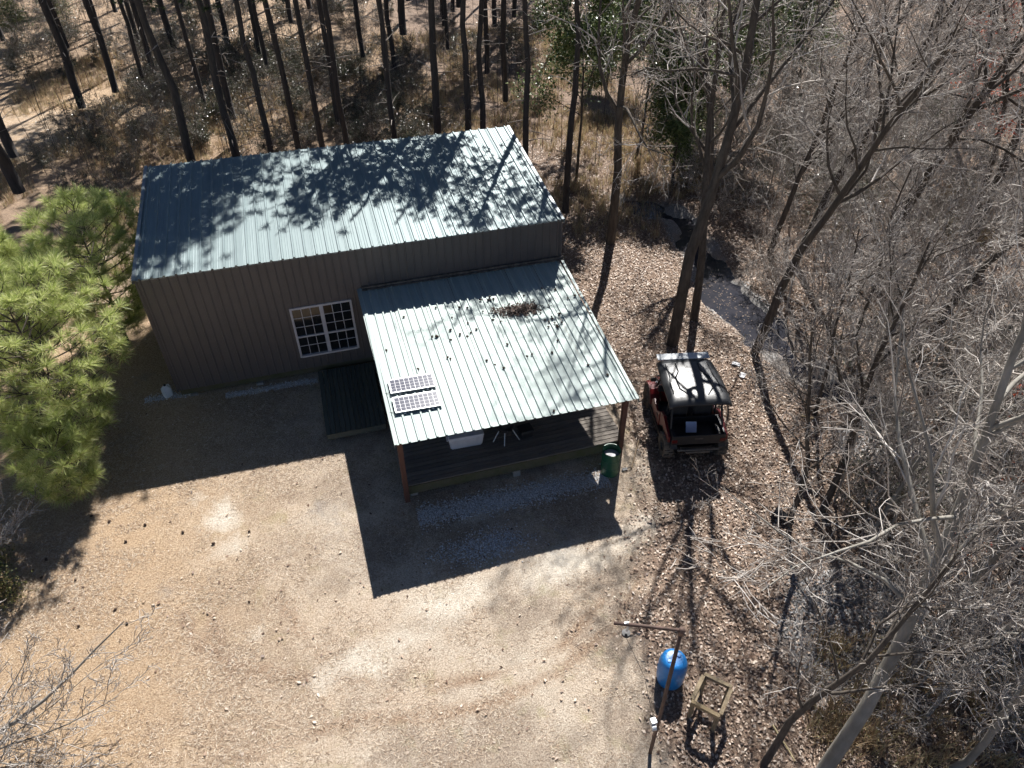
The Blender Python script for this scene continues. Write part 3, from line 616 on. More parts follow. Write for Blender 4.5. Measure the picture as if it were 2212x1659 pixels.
# chassis, floor, bed
MB().box(-.5, .5, -1.15, 1.25, .30, .40, .02).box(-.62, .62, -.55, .55, .34, .42, .02).build('chassis', M_dark, ut)
hd = MB().prism([(.62, .45), (1.35, .45), (1.42, .6), (1.36, .74), (1.05, .88), (.62, .95)], -.48, .48, 'x').build('hood', M_redp, ut)
for s in (-1, 1):
    MB().prism([(.95, .62), (1.1, .66), (1.30, .60), (1.33, .68), (1.12, .80), (.92, .76)], s*.5 if s > 0 else -.56, .56 if s > 0 else -.5, 'x').build('headlight', M_lampw, hd)
    # front fender arches
    fz = [(.98+.42*math.cos(a), .38+.42*math.sin(a)) for a in np.linspace(.2, math.pi-.1, 9)]; fo = [(.98+.35*math.cos(a), .38+.35*math.sin(a)) for a in np.linspace(math.pi-.1, .2, 9)]
    MB().prism(fz+fo, s*.52 if s > 0 else -.76, .76 if s > 0 else -.52, 'x').build('front_fender', M_redp, ut)
    fz = [(-.92+.43*math.cos(a), .38+.43*math.sin(a)) for a in np.linspace(.15, math.pi-.35, 9)]; fo = [(-.92+.36*math.cos(a), .38+.36*math.sin(a)) for a in np.linspace(math.pi-.35, .15, 9)]
    MB().prism(fz+fo, s*.50 if s > 0 else -.66, .66 if s > 0 else -.50, 'x').build('rear_fender', M_dark, ut)
    # door and rear side panel
    dr = MB().prism([(-.28, .42), (.50, .40), (.56, .62), (.40, .78), (-.05, .72), (-.28, .88)], s*.69 if s > 0 else -.735, .735 if s > 0 else -.69, 'x').build('door', M_redp, ut)
    MB().box(s*.738-.006, s*.738+.006, -.18, -.02, .62, .66, .003).build('handle', M_dark, dr)
    MB().prism([(-.30, .46), (-.30, .93), (-.55, 1.0), (-1.18, .82), (-1.2, .66), (-.62, .70)], s*.66 if s > 0 else -.72, .72 if s > 0 else -.66, 'x').build('side_panel', M_redp, ut)
    MB().box(s*.70-.05, s*.70+.05, -.5, .58, .26, .34, .02).build('rock_slider', M_dark, ut)
    # roll cage
    MB().tube([(s*.60, .78, .88), (s*.57, .42, 1.62), (s*.56, .2, 1.70), (s*.56, -.45, 1.72), (s*.58, -.62, 1.66), (s*.62, -.98, .92)], .026, 8).build('cage_tube', M_dark, ut)
    MB().tube([(s*.56, -.42, 1.70), (s*.60, -.38, .85)], .024, 8).build('cage_tube', M_dark, ut)
    mr = MB().box(s*.78-.07, s*.78+.07, .50, .54, 1.28, 1.40, .012).build('mirror', M_dark, ut); MB().tube([(s*.6, .58, 1.25), (s*.72, .53, 1.33)], .01, 6).build('mirror_arm', M_dark, mr)
    MB().box(s*.58-.07, s*.58+.07, -1.30, -1.27, .70, .80, .008).build('tail_light', M_lampr, ut)
    # seats
    se = MB().box(s*.30-.24, s*.30+.24, -.28, .22, .52, .66, .05).build('seat', M_seat, ut)
    MB().box(s*.30-.23, s*.30+.23, -.42, -.29, .62, 1.20, .05).build('backrest', M_seat, se)
    MB().box(s*.30-.12, s*.30+.12, -.41, -.31, 1.22, 1.38, .04).build('headrest', M_seat, se)
MB().tube([(-.56, -.44, 1.70), (.56, -.44, 1.70)], .024, 8).build('cage_tube', M_dark, ut); MB().tube([(-.57, .42, 1.62), (.57, .42, 1.62)], .024, 8).build('cage_tube', M_dark, ut)
MB().tube([(-.58, -.62, 1.50), (.58, -.62, 1.50)], .02, 8).build('cage_tube', M_dark, ut)
MB().box(-.60, .60, .60, .66, .82, 1.02, .02).build('dashboard', M_dark, ut)
sv = MB(); a_ = np.linspace(0, 2*math.pi, 17); sv.tube([(-.3+.17*math.cos(a), .44+.08*math.sin(a), 1.02+.15*math.sin(a)) for a in a_], .016, 6, False).tube([(-.3, .44, 1.02), (-.3, .62, .92)], .02, 6).build('steering_wheel', M_dark, ut)
# half windscreen, leaning back over the hood
MB().add([(-.6, .80, .93), (.6, .80, .93), (.57, .50, 1.58), (-.57, .50, 1.58), (-.6, .812, .935), (.6, .812, .935), (.57, .512, 1.585), (-.57, .512, 1.585)], [(0, 1, 2, 3), (4, 5, 6, 7), (0, 1, 5, 4), (2, 3, 7, 6), (1, 2, 6, 5), (3, 0, 4, 7)]).build('windscreen', M_screen, ut)
# roof: bowed hard top with stiffening ridges
nu, nv = 15, 13; UU, VV = np.meshgrid(np.linspace(-1, 1, nu), np.linspace(-1, 1, nv))
X = UU*(.74-.05*np.clip(VV, 0, 1)); Y = -.10+VV*.90
Z = 1.80-.035*UU**4-.05*np.clip(VV-.5, 0, 1)**1.5*2-.075*np.clip(-VV-.72, 0, 1)/.28
Z -= .05*(np.abs(UU) > .98)
top = np.stack([X.ravel(), Y.ravel(), Z.ravel()], 1); bot = top-[0, 0, .045]; n_ = nu*nv
i_ = (np.arange(nv-1)[:, None]*nu+np.arange(nu-1)[None, :]).ravel(); F1 = np.stack([i_, i_+1, i_+nu+1, i_+nu], 1); F2 = np.stack([i_+nu, i_+nu+1, i_+1, i_], 1)+n_
rim_ = list(range(nu))+[nu*(k+1)-1 for k in range(1, nv)]+list(range(n_-2, n_-nu-1, -1))+[nu*k for k in range(nv-2, 0, -1)]
F3 = [(rim_[k], rim_[(k+1) % len(rim_)], rim_[(k+1) % len(rim_)]+n_, rim_[k]+n_) for k in range(len(rim_))]
rf = MB().add(np.vstack([top, bot]), list(map(tuple, F1))+list(map(tuple, F2))+F3).build('roof', M_roofp, ut, True)
for s in (-1, 1):
    MB().tube([(s*.28, .60, 1.80), (s*.28, .25, 1.812), (s*.40, .0, 1.812), (s*.40, -.45, 1.81), (s*.22, -.72, 1.79)], .017, 6).build('roof_ridge', M_roofp, rf)
    MB().tube([(s*.52, .60, 1.785), (s*.53, .05, 1.806), (s*.58, -.2, 1.80), (s*.58, -.62, 1.79)], .014, 6).build('roof_ridge', M_roofp, rf)
MB().box(-.66, .66, .80, 1.06, 1.755, 1.785, .008).build('visor', M_screen, rf)
# bed
MB().box(-.64, .64, -1.24, -.52, .62, .66).box(-.64, -.60, -1.24, -.52, .66, .92).box(.60, .64, -1.24, -.52, .66, .92).box(-.60, .60, -.56, -.52, .66, .92).build('cargo_bed', M_dark, ut)
tg_ = MB().box(-.64, .64, -1.285, -1.245, .62, .92, .01).build('tailgate', M_dark, ut); MB().box(-.1, .1, -1.295, -1.286, .80, .84, .002).build('handle', M_rim, tg_)
MB().tube([(-.5, -1.36, .50), (.5, -1.36, .50)], .03, 8).tube([(-.45, -1.36, .50), (-.4, -1.15, .42)], .025, 8).tube([(.45, -1.36, .50), (.4, -1.15, .42)], .025, 8).box(-.3, .3, -1.40, -1.30, .40, .47, .01).build('rear_bumper', M_rim, ut)
MB().tube([(-.4, 1.50, .50), (-.42, 1.5, .66), (.42, 1.5, .66), (.4, 1.5, .50)], .025, 8).tube([(-.35, 1.5, .56), (-.3, 1.25, .40)], .022, 8).tube([(.35, 1.5, .56), (.3, 1.25, .40)], .022, 8).build('front_bumper', M_dark, ut)
# torn mesh straps hanging at the right rear
MB().tube([(.66, -.80, 1.70), (.70, -.95, 1.3), (.66, -1.05, .95)], .012, 5).tube([(.69, -.70, 1.70), (.76, -.86, 1.25), (.72, -1.0, .8)], .01, 5).build('strap', M_dark, ut)
tyre_p = [(.17, -.10), (.29, -.125), (.325, -.10), (.335, -.05), (.335, .05), (.325, .10), (.29, .125), (.17, .10)]
tb = MB().lathe(tyre_p, 28, cap=False)
for k in range(28):
    a = 2*math.pi*k/28; sgn = 1 if k % 2 else -1
    Mx = Matrix.Rotation(a, 4, 'Z'); tb.box(.325, .352, -.022, .022, -.115 if sgn > 0 else -.01, .01 if sgn > 0 else .115, 0, Mx)
tyre_me = tb.mesh('tyre')
rb = MB().lathe([(.175, -.1), (.165, -.06), (.05, -.05), (.001, -.05)], 20, cap=False).lathe([(.175, .1), (.17, .05), (.16, .03), (.001, .03)], 20, cap=False)
for k in range(7):
    a = 2*math.pi*k/7; rb.box(.03, .165, -.02, .02, .035, .075, 0, Matrix.Rotation(a, 4, 'Z'))
rb.lathe([(.045, .03), (.045, .09), (.001, .095)], 12, cap=False); rim_me = rb.mesh('rim')
for s in (-1, 1):
    for y in (.98, -.94):
        e = MB().tube([(0, 0, -.1), (0, 0, .02)], .04, 8).build('wheel', M_dark, ut); e.location = (s*.66, y, .335); e.rotation_euler = (0, s*math.pi/2, 0)
        link('tyre', tyre_me, M_tyre, e); link('rim', rim_me, M_rim, e)
        MB().tube([(s*.2, y, .36), (s*.6, y, .34)], .03, 8).build('axle', M_dark, ut)
M_paper = mat('pale_sheet', (.50, .58, .80), (.44, .52, .74), rough=.7)
ps = thing('paper_sheet', 'pale bluish white sheet leaning in the cargo bed of the buggy', 'sheet', tuple(ug+Matrix.Rotation(math.radians(-12.5), 3, 'Z') @ Vector((-.10, -.98, .74))), math.radians(-12.5))
MB().box(-.15, .15, -.006, .006, 0, .30).build('sheet', M_paper, ps).rotation_euler = (math.radians(-38), .05, 0)

# ------------------------------------------------------------------ pine cones and the leaf pile on the porch roof
def cone_mesh():
    mb = MB().lathe([(.002, -.045), (.022, -.035), (.032, -.01), (.028, .02), (.012, .045), (.001, .05)], 8, cap=False)
    for k in range(16):
        a = k*2.4; z = -.03+.07*k/16; r = .032*(1-abs(z-.0)/.075)
        c, s = math.cos(a), math.sin(a); mb.add([((r)*c-.008*s, (r)*s+.008*c, z-.004), (r*c+.008*s, r*s-.008*c, z-.004), ((r+.02)*c, (r+.02)*s, z+.01)], [(0, 1, 2)])
    return mb.mesh('pine_cone')
cone_me = cone_mesh()
def on_porch_roof(px, py):
    v = ray(px, py); t = 10.
    for _ in range(60):
        Pp = C+v*t; h = Pp[2]-roof_pt(Pp[0], Pp[1]).z; t += h*.5/abs(v[2])
    return Pp
def put_cone(loc, lab, grp, n):
    o = link('pine_cone', cone_me, M_cone); o.location = loc; r_ = random.Random(n); o.rotation_euler = (math.pi/2+r_.uniform(-.3, .3), r_.uniform(0, 6), r_.uniform(0, 6)); s = r_.uniform(.7, 1.0); o.scale = (s, s, s); tag(o, lab, 'pine cone', grp)
CONES = [(1135,245),(1165,262),(1281,215),(1368,222),(1525,228),(1495,262),(1450,278),(1563,295),(1597,375),(1395,380),(1345,400),(1350,412),(1365,440),(1378,455),(1385,465),(1412,435),(1328,432),(1303,420),(1325,465),(945,270),(935,290),(950,292),(968,285),(900,365),(885,290),(800,340),(748,338),(700,405),(595,340),(388,400),(275,617),(572,530),(598,525),(608,528),(690,485),(692,550),(752,512),(800,527),(822,502),(858,480),(803,440),(966,420),(1015,430),(1058,577),(1218,643),(1186,655),(1348,632),(1384,553),(1580,712),(1708,775),(979,711),(1036,731),(925,682),(672,663),(690,672),(480,738),(1360,1010)]
for n, (a, b) in enumerate(CONES):
    Pp = on_porch_roof((860+a/2.592)/1.1573, (640+b/2.592)/1.1573); put_cone((Pp[0], Pp[1], roof_pt(Pp[0], Pp[1]).z+.035), 'small dark pine cone lying on the pale porch roof', 'pine cones on the porch roof', n)
for n, (a, b) in enumerate([(590,28),(705,65),(935,85),(812,195),(1605,130),(1375,208),(300,310),(210,380),(270,425),(490,445),(510,740),(745,632),(1178,133),(1605,583),(820,720)]):
    Pp = at((a/2.572)/1.1573, (1280+b/2.572)/1.1573); put_cone(grnd(Pp[0], Pp[1], .03), 'dark pine cone lying on the tan yard', 'pine cones in the yard', 100+n)

def leaves_np(P, size, rg, tilt=.5, fold=.35):
    """one folded quad per leaf"""
    n = len(P); a = rg.uniform(0, 2*math.pi, n); s = size*rg.uniform(.6, 1.35, n)
    U = np.stack([np.cos(a), np.sin(a), rg.normal(0, tilt, n)], 1); U /= np.linalg.norm(U, axis=1)[:, None]
    W = np.stack([-np.sin(a), np.cos(a), rg.normal(0, tilt, n)], 1); W -= U*(U*W).sum(1)[:, None]; W /= np.linalg.norm(W, axis=1)[:, None]
    Nn = np.cross(U, W); asp = rg.uniform(.4, .65, n)
    s3 = s[:, None]; f = (rg.uniform(0, fold, n)*s)[:, None]
    V = np.stack([P-U*s3*.5, P-W*s3*asp[:, None]*.5+Nn*f, P+U*s3*.5, P+W*s3*asp[:, None]*.5+Nn*f], 1).reshape(-1, 3)
    return V, np.arange(4*n).reshape(-1, 4)
def quads_to_tris(F): return np.concatenate([F[:, [0, 1, 2]], F[:, [0, 2, 3]]], 0)
rg = np.random.default_rng(21); n = 900
q = np.stack([9.95+rg.normal(0, .30, n), -2.0+rg.normal(0, .12, n)], 1); q2 = np.stack([rg.uniform(9.15, 10.5, 260), -1.85+rg.normal(0, .10, 260)], 1); q = np.vstack([q, q2])
hz = .03+.10*np.exp(-((q[:, 0]-9.95)/.35)**2-((q[:, 1]+2.0)/.16)**2)*rg.uniform(0, 1, len(q))
Pq = np.column_stack([q, [roof_pt(a, b).z for a, b in q]+hz]); Vq, Fq = leaves_np(Pq, .075, rg)
tag(link('leaf_pile', mesh_np('leaf_pile', Vq, Fq), M_leafdark), 'heap of dark fallen leaves on the porch roof', 'leaves', kind='stuff')

# ------------------------------------------------------------------ vegetation generators
class TB:
    def __init__(s): s.g = {}
    def add(s, grp, P, rad, k):
        V, F = tube_np(np.asarray(P, float), rad, k); L = s.g.setdefault(grp, [[], [], 0]); L[0].append(V); L[1].append(F+L[2]); L[2] += len(V)
    def arr(s, grp): L = s.g[grp]; return np.concatenate(L[0]), np.concatenate(L[1])
    def mesh(s, grp): V, F = s.arr(grp); return mesh_np(grp, V, F, True)
def unit(v): return v/(np.linalg.norm(v)+1e-9)
def side_dir(rg, d, ang):
    a = rg.normal(0, 1, 3); a = unit(a-d*(a@d)); return unit(d*math.cos(ang)+a*math.sin(ang))
BARE = dict(n=(9, 7, 5, 4, 3), wob=(.07, .16, .2, .24, .25), trop=(.04, .07, .05, .03, .02), count=(11, 7, 5, 3, 0), start=(.32, .2, .15, .15, 0), ratio=(.42, .5, .5, .55, 0), ang=(.85, .8, .8, .8, .8), rmin=.0055, sides=(9, 6, 4, 3, 3), split=2, maxl=4)
def branch(T, rg, p, d, L, r, lvl, S, tips=None):
    n = S['n'][lvl]; pts = [p]; st = L/(n-1); dirs = [d]
    for i in range(n-1):
        d = unit(d+rg.normal(0, S['wob'][lvl], 3)+np.array([0, 0, S['trop'][lvl]])); p = p+d*st; pts.append(p); dirs.append(d)
    t = np.linspace(0, 1, n); rad = np.maximum(r*(1-t*(.72 if lvl == 0 else .8)), S['rmin'])
    T.add('trunk' if lvl <= S['split']-1 else 'crown', pts, rad, S['sides'][lvl])
    if lvl >= S['maxl']:
        if tips is not None: tips.append((pts[-1], dirs[-1]))
        return
    c = S['count'][lvl]; c = max(1, int(round(c*rg.uniform(.75, 1.25))))
    for j in range(c):
        f = S['start'][lvl]+(1-S['start'][lvl])*(j+rg.uniform(.1, .9))/c; x = f*(n-1); i = min(int(x), n-2); q = pts[i]+(pts[i+1]-pts[i])*(x-i)
        dd = side_dir(rg, dirs[i+1], S['ang'][lvl]*rg.uniform(.6, 1.25)); rr_ = max(float(np.interp(f, t, rad))*rg.uniform(.42, .68), S['rmin'])
        branch(T, rg, q, dd, L*S['ratio'][lvl]*rg.uniform(.65, 1.2)*(1.15-.5*f), rr_, lvl+1, S, tips)
    if lvl > 0 and tips is not None: tips.append((pts[-1], dirs[-1]))
def bare_proto(seed, H, r, **kw):
    S = dict(BARE); S.update(kw); rg = np.random.default_rng(seed); T = TB(); branch(T, rg, np.zeros(3)-[0, 0, .15], np.array([0, 0, 1.]), H, r, 0, S)
    return T.mesh('trunk'), T.mesh('crown')
def bursts(P, D, per, ln, wd, rg, spread=1.0, droop=0.0):
    n = len(P); Pn = np.repeat(P, per, 0); Dn = np.repeat(D, per, 0); N_ = n*per
    R_ = rg.normal(0, 1, (N_, 3)); R_ /= np.linalg.norm(R_, axis=1)[:, None]
    d = Dn*rg.uniform(.15, 1.0, N_)[:, None]+R_*spread; d /= np.linalg.norm(d, axis=1)[:, None]
    b = Pn+Dn*(rg.uniform(-.16, .03, N_)*ln*1.1)[:, None]
    l = ln*rg.uniform(.75, 1.15, N_); tip = b+d*l[:, None]; tip[:, 2] -= droop*l
    s = np.cross(d, rg.normal(0, 1, (N_, 3))); s /= np.linalg.norm(s, axis=1)[:, None]; s *= wd*.5
    mid = b+d*(l*.55)[:, None]
    V = np.stack([b-s*.7, b+s*.7, mid+s, mid-s, tip], 1).reshape(-1, 3); o = (np.arange(N_)*5)[:, None]
    F = np.concatenate([o+[0, 1, 2], o+[0, 2, 3], o+[3, 2, 4]], 0)
    return V, F
def px_of(Pw):
    d = np.array(Pw)-C; z = d@FW; return 1106+FPX*(d@RT)/z, 829.5-FPX*(d@UP)/z
ORD = 'first second third fourth fifth sixth seventh eighth ninth tenth eleventh twelfth thirteenth fourteenth fifteenth sixteenth seventeenth eighteenth nineteenth twentieth'.split()
TENS = {20: 'twenty', 30: 'thirty', 40: 'forty', 50: 'fifty', 60: 'sixty', 70: 'seventy', 80: 'eighty', 90: 'ninety'}
TENTH = {20: 'twentieth', 30: 'thirtieth', 40: 'fortieth', 50: 'fiftieth', 60: 'sixtieth', 70: 'seventieth', 80: 'eightieth', 90: 'ninetieth'}
def ordinal(n): return ORD[n-1] if n <= 20 else (TENTH[n] if n % 10 == 0 else TENS[n//10*10]+'-'+ORD[n % 10-1])

# ---- tall pines behind the cabin
def pine_trunk(seed):
    rg = np.random.default_rng(seed); n = 16; H = 15.5; z = np.linspace(-.2, H, n); P_ = np.column_stack([np.cumsum(rg.normal(0, .05, n)), np.cumsum(rg.normal(0, .05, n)), z]); P_ -= [P_[0, 0], P_[0, 1], 0]
    rad = .16*(1-.72*(z/H)**1.2); rad[0] *= 1.35; T = TB(); T.add('trunk', P_, rad, 12)
    for k in range(14):
        h = rg.uniform(2.5, 9); a = rg.uniform(0, 6.28); q = np.array([np.interp(h, z, P_[:, 0]), np.interp(h, z, P_[:, 1]), h]); d = np.array([math.cos(a), math.sin(a), rg.uniform(-.3, .3)]); L = rg.uniform(.3, 1.3)
        T.add('stub', [q, q+d*L*.5+[0, 0, .05], q+d*L+rg.normal(0, .1, 3)], [.022, .014, .007], 4)
    return T.mesh('trunk'), T.mesh('stub'), P_
def pine_crown(seed, nb=6):
    rg = np.random.default_rng(seed); T = TB(); TP, TD = [], []
    for h in np.arange(9.3, 15.6, .5):
        for k in range(4):
            a = rg.uniform(0, 6.28); L = (1.0-abs(h-11.5)/7)*2.2*rg.uniform(.6, 1.15); d = np.array([math.cos(a), math.sin(a), rg.uniform(.0, .5)]); q = np.array([0, 0, h])
            T.add('crown', [q, q+d*L*.5, q+d*L+[0, 0, .15]], [.04, .025, .012], 4)
            for j in range(nb):
                f = rg.uniform(.35, 1.05); TP.append(q+d*L*f+rg.normal(0, .3, 3)); TD.append(unit(d+rg.normal(0, .5, 3)))
    V, F = bursts(np.array(TP), np.array(TD), 26, .25, .03, rg, .9)
    return T.mesh('crown'), mesh_np('needles', V, F)
PT = [pine_trunk(s) for s in (1, 2, 3, 4)]; PC = [pine_crown(s) for s in (5, 6, 7)]; PCS = [pine_crown(s, 4) for s in (15, 16)]
Z1 = lambda x, y: (x/2.9766, y/2.9766)
Z2 = lambda x, y: (743+x/3.0, y/3.0)
pines = []   # (x, y, radius)
for (bx, by, wd) in [(580, 830, 50), (470, 430, 38), (800, 740, 42), (690, 320, 34), (960, 640, 28), (1160, 430, 40), (1220, 140, 40), (1510, 420, 34), (1890, 260, 32), (2010, 160, 32), (210, 1400, 74), (172, 1160, 60), (30, 585, 40), (1030, 560, 34)]:
    P = at(*Z1(bx, by)); s = FPX/((P-C)@FW); pines.append((P[0], P[1], wd/2.9766/s/2))
for (bx, by, wd) in [(320, 800, 34), (400, 352, 48), (415, 105, 36), (640, 205, 24), (685, 440, 24), (745, 150, 36), (945, 600, 34), (1050, 780, 38), (1415, 1490, 44)]:
    P = at(*Z2(bx, by)); s = FPX/((P-C)@FW); pines.append((P[0], P[1], wd/3./s/2))
for (q, Y, wd) in [(Z1(1245, 1020), 7.2, 66), (Z1(1500, 990), 7.6, 60), (Z1(1730, 955), 8.3, 48), (Z1(1880, 700), 12.5, 42), (Z1(2040, 780), 11.5, 42), (Z1(2200, 720), 13.0, 40), (Z2(330, 885), 9.5, 42), (Z2(610, 860), 9.0, 58), (Z2(800, 840), 8.7, 50), (Z2(890, 828), 8.8, 45), (Z2(1180, 978), 7.0, 46)]:
    P = aty(*q, Y); s = FPX/((P-C)@FW); pines.append((P[0], P[1], wd/2.98/s/2))
for px, py in ((120, 20), (260, 60), (620, 40), (980, 60), (1110, 50), (1010, 15), (1180, 30)):      # farther pines deep in the stand
    P = at(px, py); pines.append((P[0], P[1], .15))
# more pines of the same stand, rising up-sun of the cabin, whose crowns shade its roof
rg = np.random.default_rng(17)
while len(pines) < 84:
    x, y = rg.uniform(-18, 30), rg.uniform(17, 62)
    u_ = px_of((x, y, 1.5))
    if u_[0] > 1500 or min(math.hypot(x-a[0], y-a[1]) for a in pines) < 2.2: continue
    if -14 < x < 0 and 16 < y < 29: continue
    pines.append((x, y, rg.uniform(.11, .17)))
pines.sort(key=lambda q: px_of((q[0], q[1], gz(q[0], q[1])+2))[0])
for n, (x, y, r) in enumerate(pines):
    tme, sme, TPp = PT[n % 4]; cme, nme = PC[n % 3]
    low = (y < 10.5 and x < 14) or (y < 13 and 11 < x < 22)
    if low: cme, nme = PCS[n % 2]
    rr_ = random.Random(n+40); t_ = thing('pine_tree', 'tall straight dark pine, %s from the left in the stand behind the cabin' % ordinal(n+1), 'pine tree', grnd(x, y), rr_.uniform(0, 6.28), 'tall pines behind the cabin')
    k = r/.16; o = link('trunk', tme, M_pine_bark, t_); o.scale = (k, k, .9 if low else (1.28 if y > 12 else 1.1))
    o = link('dead_branches', sme, M_brush, t_); o['kind'] = 'stuff'
    zt = TPp[11]; o = link('crown', cme, M_pine_bark, t_); o2 = link('needles', nme, M_needle_far, t_)
    o.location = o2.location = (zt[0]*k, zt[1]*k, 3.5 if low else (4.2 if y > 12 else 1.5)); c_ = .5 if (x < 3.5 and y < 9.5) else (.8 if x > 11 else 1.2); o.scale = o2.scale = (c_, c_, .58) if low else (1, 1, 1)

# ---- young long-needled pines at the left edge
def young_pine(name, label, x, y, H, R, seed, tufts_per=80):
    rg = np.random.default_rng(seed); T = TB(); TP, TD = [], []
    t_ = thing(name, label, 'pine tree', grnd(x, y), 0, 'young pines left of the cabin')
    T.add('trunk', [(0, 0, -.1), (.03, 0, H*.4), (-.02, .03, H*.75), (0, 0, H)], [.02+H*.011, .015+H*.008, .02+H*.002, .012], 9)
    hs = np.arange(H*.12, H*.97, .33)
    for h in hs:
        f = h/H; L0 = R*1.5*min(1, .05+1.5*f)*(1-f)**.5+.18; m = 5 if f < .8 else 4; a0 = rg.uniform(0, 6.28)
        for k in range(m):
            a = a0+k*6.283/m+rg.normal(0, .25); L = L0*rg.uniform(.7, 1.15); d = np.array([math.cos(a), math.sin(a), .12+.5*f]); q = np.array([0, 0, h])
            pts = [q, q+d*L*.4, q+d*L*.75+[0, 0, .05*L], q+d*L+[0, 0, .18*L]]; T.add('branches', pts, [.022, .017, .012, .009], 5)
            TP.append(pts[-1]); TD.append(unit(d+[0, 0, .5]))
            for g_ in (.5, .75, .9) if L > .6 else (.7,):
                for s in (-1, 1):
                    b = q+d*L*g_+[0, 0, .07*L*g_]; sd = np.array([-d[1]*s, d[0]*s, .25])*.7+d*.7; l2 = L*.30*rg.uniform(.7, 1.2)+.1; e = b+unit(sd)*l2+[0, 0, .06]
                    T.add('branches', [b, (b+e)/2+[0, 0, -.01], e], [.011, .009, .007], 4); TP.append(e); TD.append(unit(unit(sd)+[0, 0, .55]))
    TP.append(np.array([0, 0, H])); TD.append(np.array([0, 0, 1.]))
    V, F = bursts(np.array(TP), np.array(TD), tufts_per, .34, .0095, rg, .66, .07)
    link('trunk', T.mesh('trunk'), M_bark, t_); link('branches', T.mesh('branches'), M_bark, t_); link('needles', mesh_np('needles', V, F), M_needle, t_)
young_pine('young_pine', 'largest bright green young pine at the left edge, front of the two', -2.45, -1.35, 4.75, 1.95, 31)
young_pine('young_pine', 'bright green young pine beside the back left corner of the cabin roof', -1.75, 3.3, 4.35, 1.6, 32)
young_pine('young_pine', 'small low young pine in front, nearest the sunny yard', -2.35, -3.1, 1.9, .8, 33)
young_pine('young_pine', 'bright green young pine cut off by the left edge of the picture', -4.3, 2.2, 4.4, 1.3, 34, 90)

# ---- bare trees along the creek
protos = [bare_proto(101, 8.5, .11), bare_proto(102, 9.5, .13, start=(.45, .2, .15, .15, 0)), bare_proto(103, 7.0, .085, wob=(.12, .18, .2, .24, .25)), bare_proto(104, 10.5, .15, count=(12, 7, 5, 3, 0), start=(.4, .2, .15, .15, 0)), bare_proto(105, 6.0, .06, count=(10, 6, 5, 3, 0), start=(.25, .2, .15, .15, 0))]
PH = (8.5, 9.5, 7.0, 10.5, 6.0); PR = (.11, .13, .085, .15, .06)
bare = []   # x, y, proto, height, radius, lean dir, lean
def addb(px, py, pr, h, r, lx=0, ly=0): P = at(px, py); bare.append((P[0], P[1], pr, h, r, lx, ly))
addb(1318, 527, 3, 13, .17); addb(1452, 742, 3, 14, .23); addb(1500, 690, 1, 11, .12, .03, 0); addb(1627, 765, 1, 11, .13); addb(1520, 500, 1, 12, .13, .05, 0)
addb(1706, 1138, 2, 6.2, .075, .06, 0); addb(1776, 1105, 0, 7.5, .11, .12, .0); addb(1647, 1655, 2, 6.5, .11, .10, .06); addb(1738, 1730, 3, 10.5, .19, .42, .14)
addb(1880, 600, 3, 13, .26, .10, 0); addb(1962, 782, 1, 10.5, .16, .14, 0); addb(1715, 570, 1, 12, .15, .08, 0); addb(1860, 1190, 4, 6.5, .07, .25, .05); addb(1662, 545, 0, 9, .09); addb(2080, 1180, 0, 8.5, .11, .08, 0)
addb(2010, 1385, 3, 9.5, .15, .10, .05); addb(2160, 1560, 1, 9, .13, .05, 0); addb(2120, 930, 0, 9, .12, .1, 0); addb(2080, 560, 3, 13, .22, .08, 0); addb(1790, 330, 1, 12, .16, .05, 0)
addb(1990, 1560, 4, 5.5, .06, .1, 0); addb(1890, 1480, 4, 5.0, .055, -.1, .1); addb(1760, 900, 4, 6.0, .06, 0, 0); addb(2190, 700, 1, 11, .15, .1, 0); addb(1950, 300, 0, 10, .12, .05, 0); addb(1575, 340, 4, 7, .07); addb(1840, 740, 4, 6.5, .065, .1, 0)
addb(2060, 300, 1, 12, .15); addb(2170, 420, 0, 10, .14); addb(1690, 330, 4, 7.5, .07); addb(1930, 1000, 4, 5.5, .055, .15, 0); addb(2190, 1240, 2, 7, .1, .1, 0); addb(2050, 1660, 2, 6.5, .09, .1, 0); addb(2230, 1010, 1, 9.5, .13); addb(1830, 460, 4, 7.5, .07)
addb(1440, 180, 0, 9, .1); addb(1620, 130, 1, 12, .16); addb(1760, 90, 0, 10, .13); addb(1900, 110, 1, 12, .16); addb(2080, 120, 0, 10, .14); addb(2200, 200, 3, 12, .18); addb(1700, 210, 2, 8, .1); addb(1840, 230, 4, 7, .08); addb(2130, 330, 4, 7, .08)
bare.sort(key=lambda q: px_of((q[0], q[1], gz(q[0], q[1])))[0])
for n, (x, y, pr, h, r, lx, ly) in enumerate(bare):
    tme, cme = protos[pr]; rr_ = random.Random(n+300); t_ = thing('bare_tree', 'leafless grey branching tree, %s from the left by its foot in the creekside wood' % ordinal(n+1), 'bare tree', grnd(x, y), 0, 'bare trees along the creek')
    pale = y < -9.5 or (x > 18 and y < -6)
    rz = rr_.uniform(0, 6.28); k = h/PH[pr]; kr = r/PR[pr]
    Ml = Matrix.Rotation(math.atan(math.hypot(lx, ly)), 4, Vector((-ly, lx, 0)) if lx or ly else Vector((1, 0, 0))) @ Matrix.Rotation(rz, 4, 'Z')
    o = link('trunk', tme, M_bark_pale if False else M_bark, t_); o.matrix_basis = Ml @ Matrix.Diagonal((k, k, k, 1))
    if o.data.users > 1 and pale: o.material_slots[0].link = 'OBJECT'; o.material_slots[0].material = M_bark_pale
    o = link('crown', cme, M_twig, t_); o.matrix_basis = Ml @ Matrix.Diagonal((k, k, k, 1))
    if pale: o.material_slots[0].link = 'OBJECT'; o.material_slots[0].material = M_twig_pale
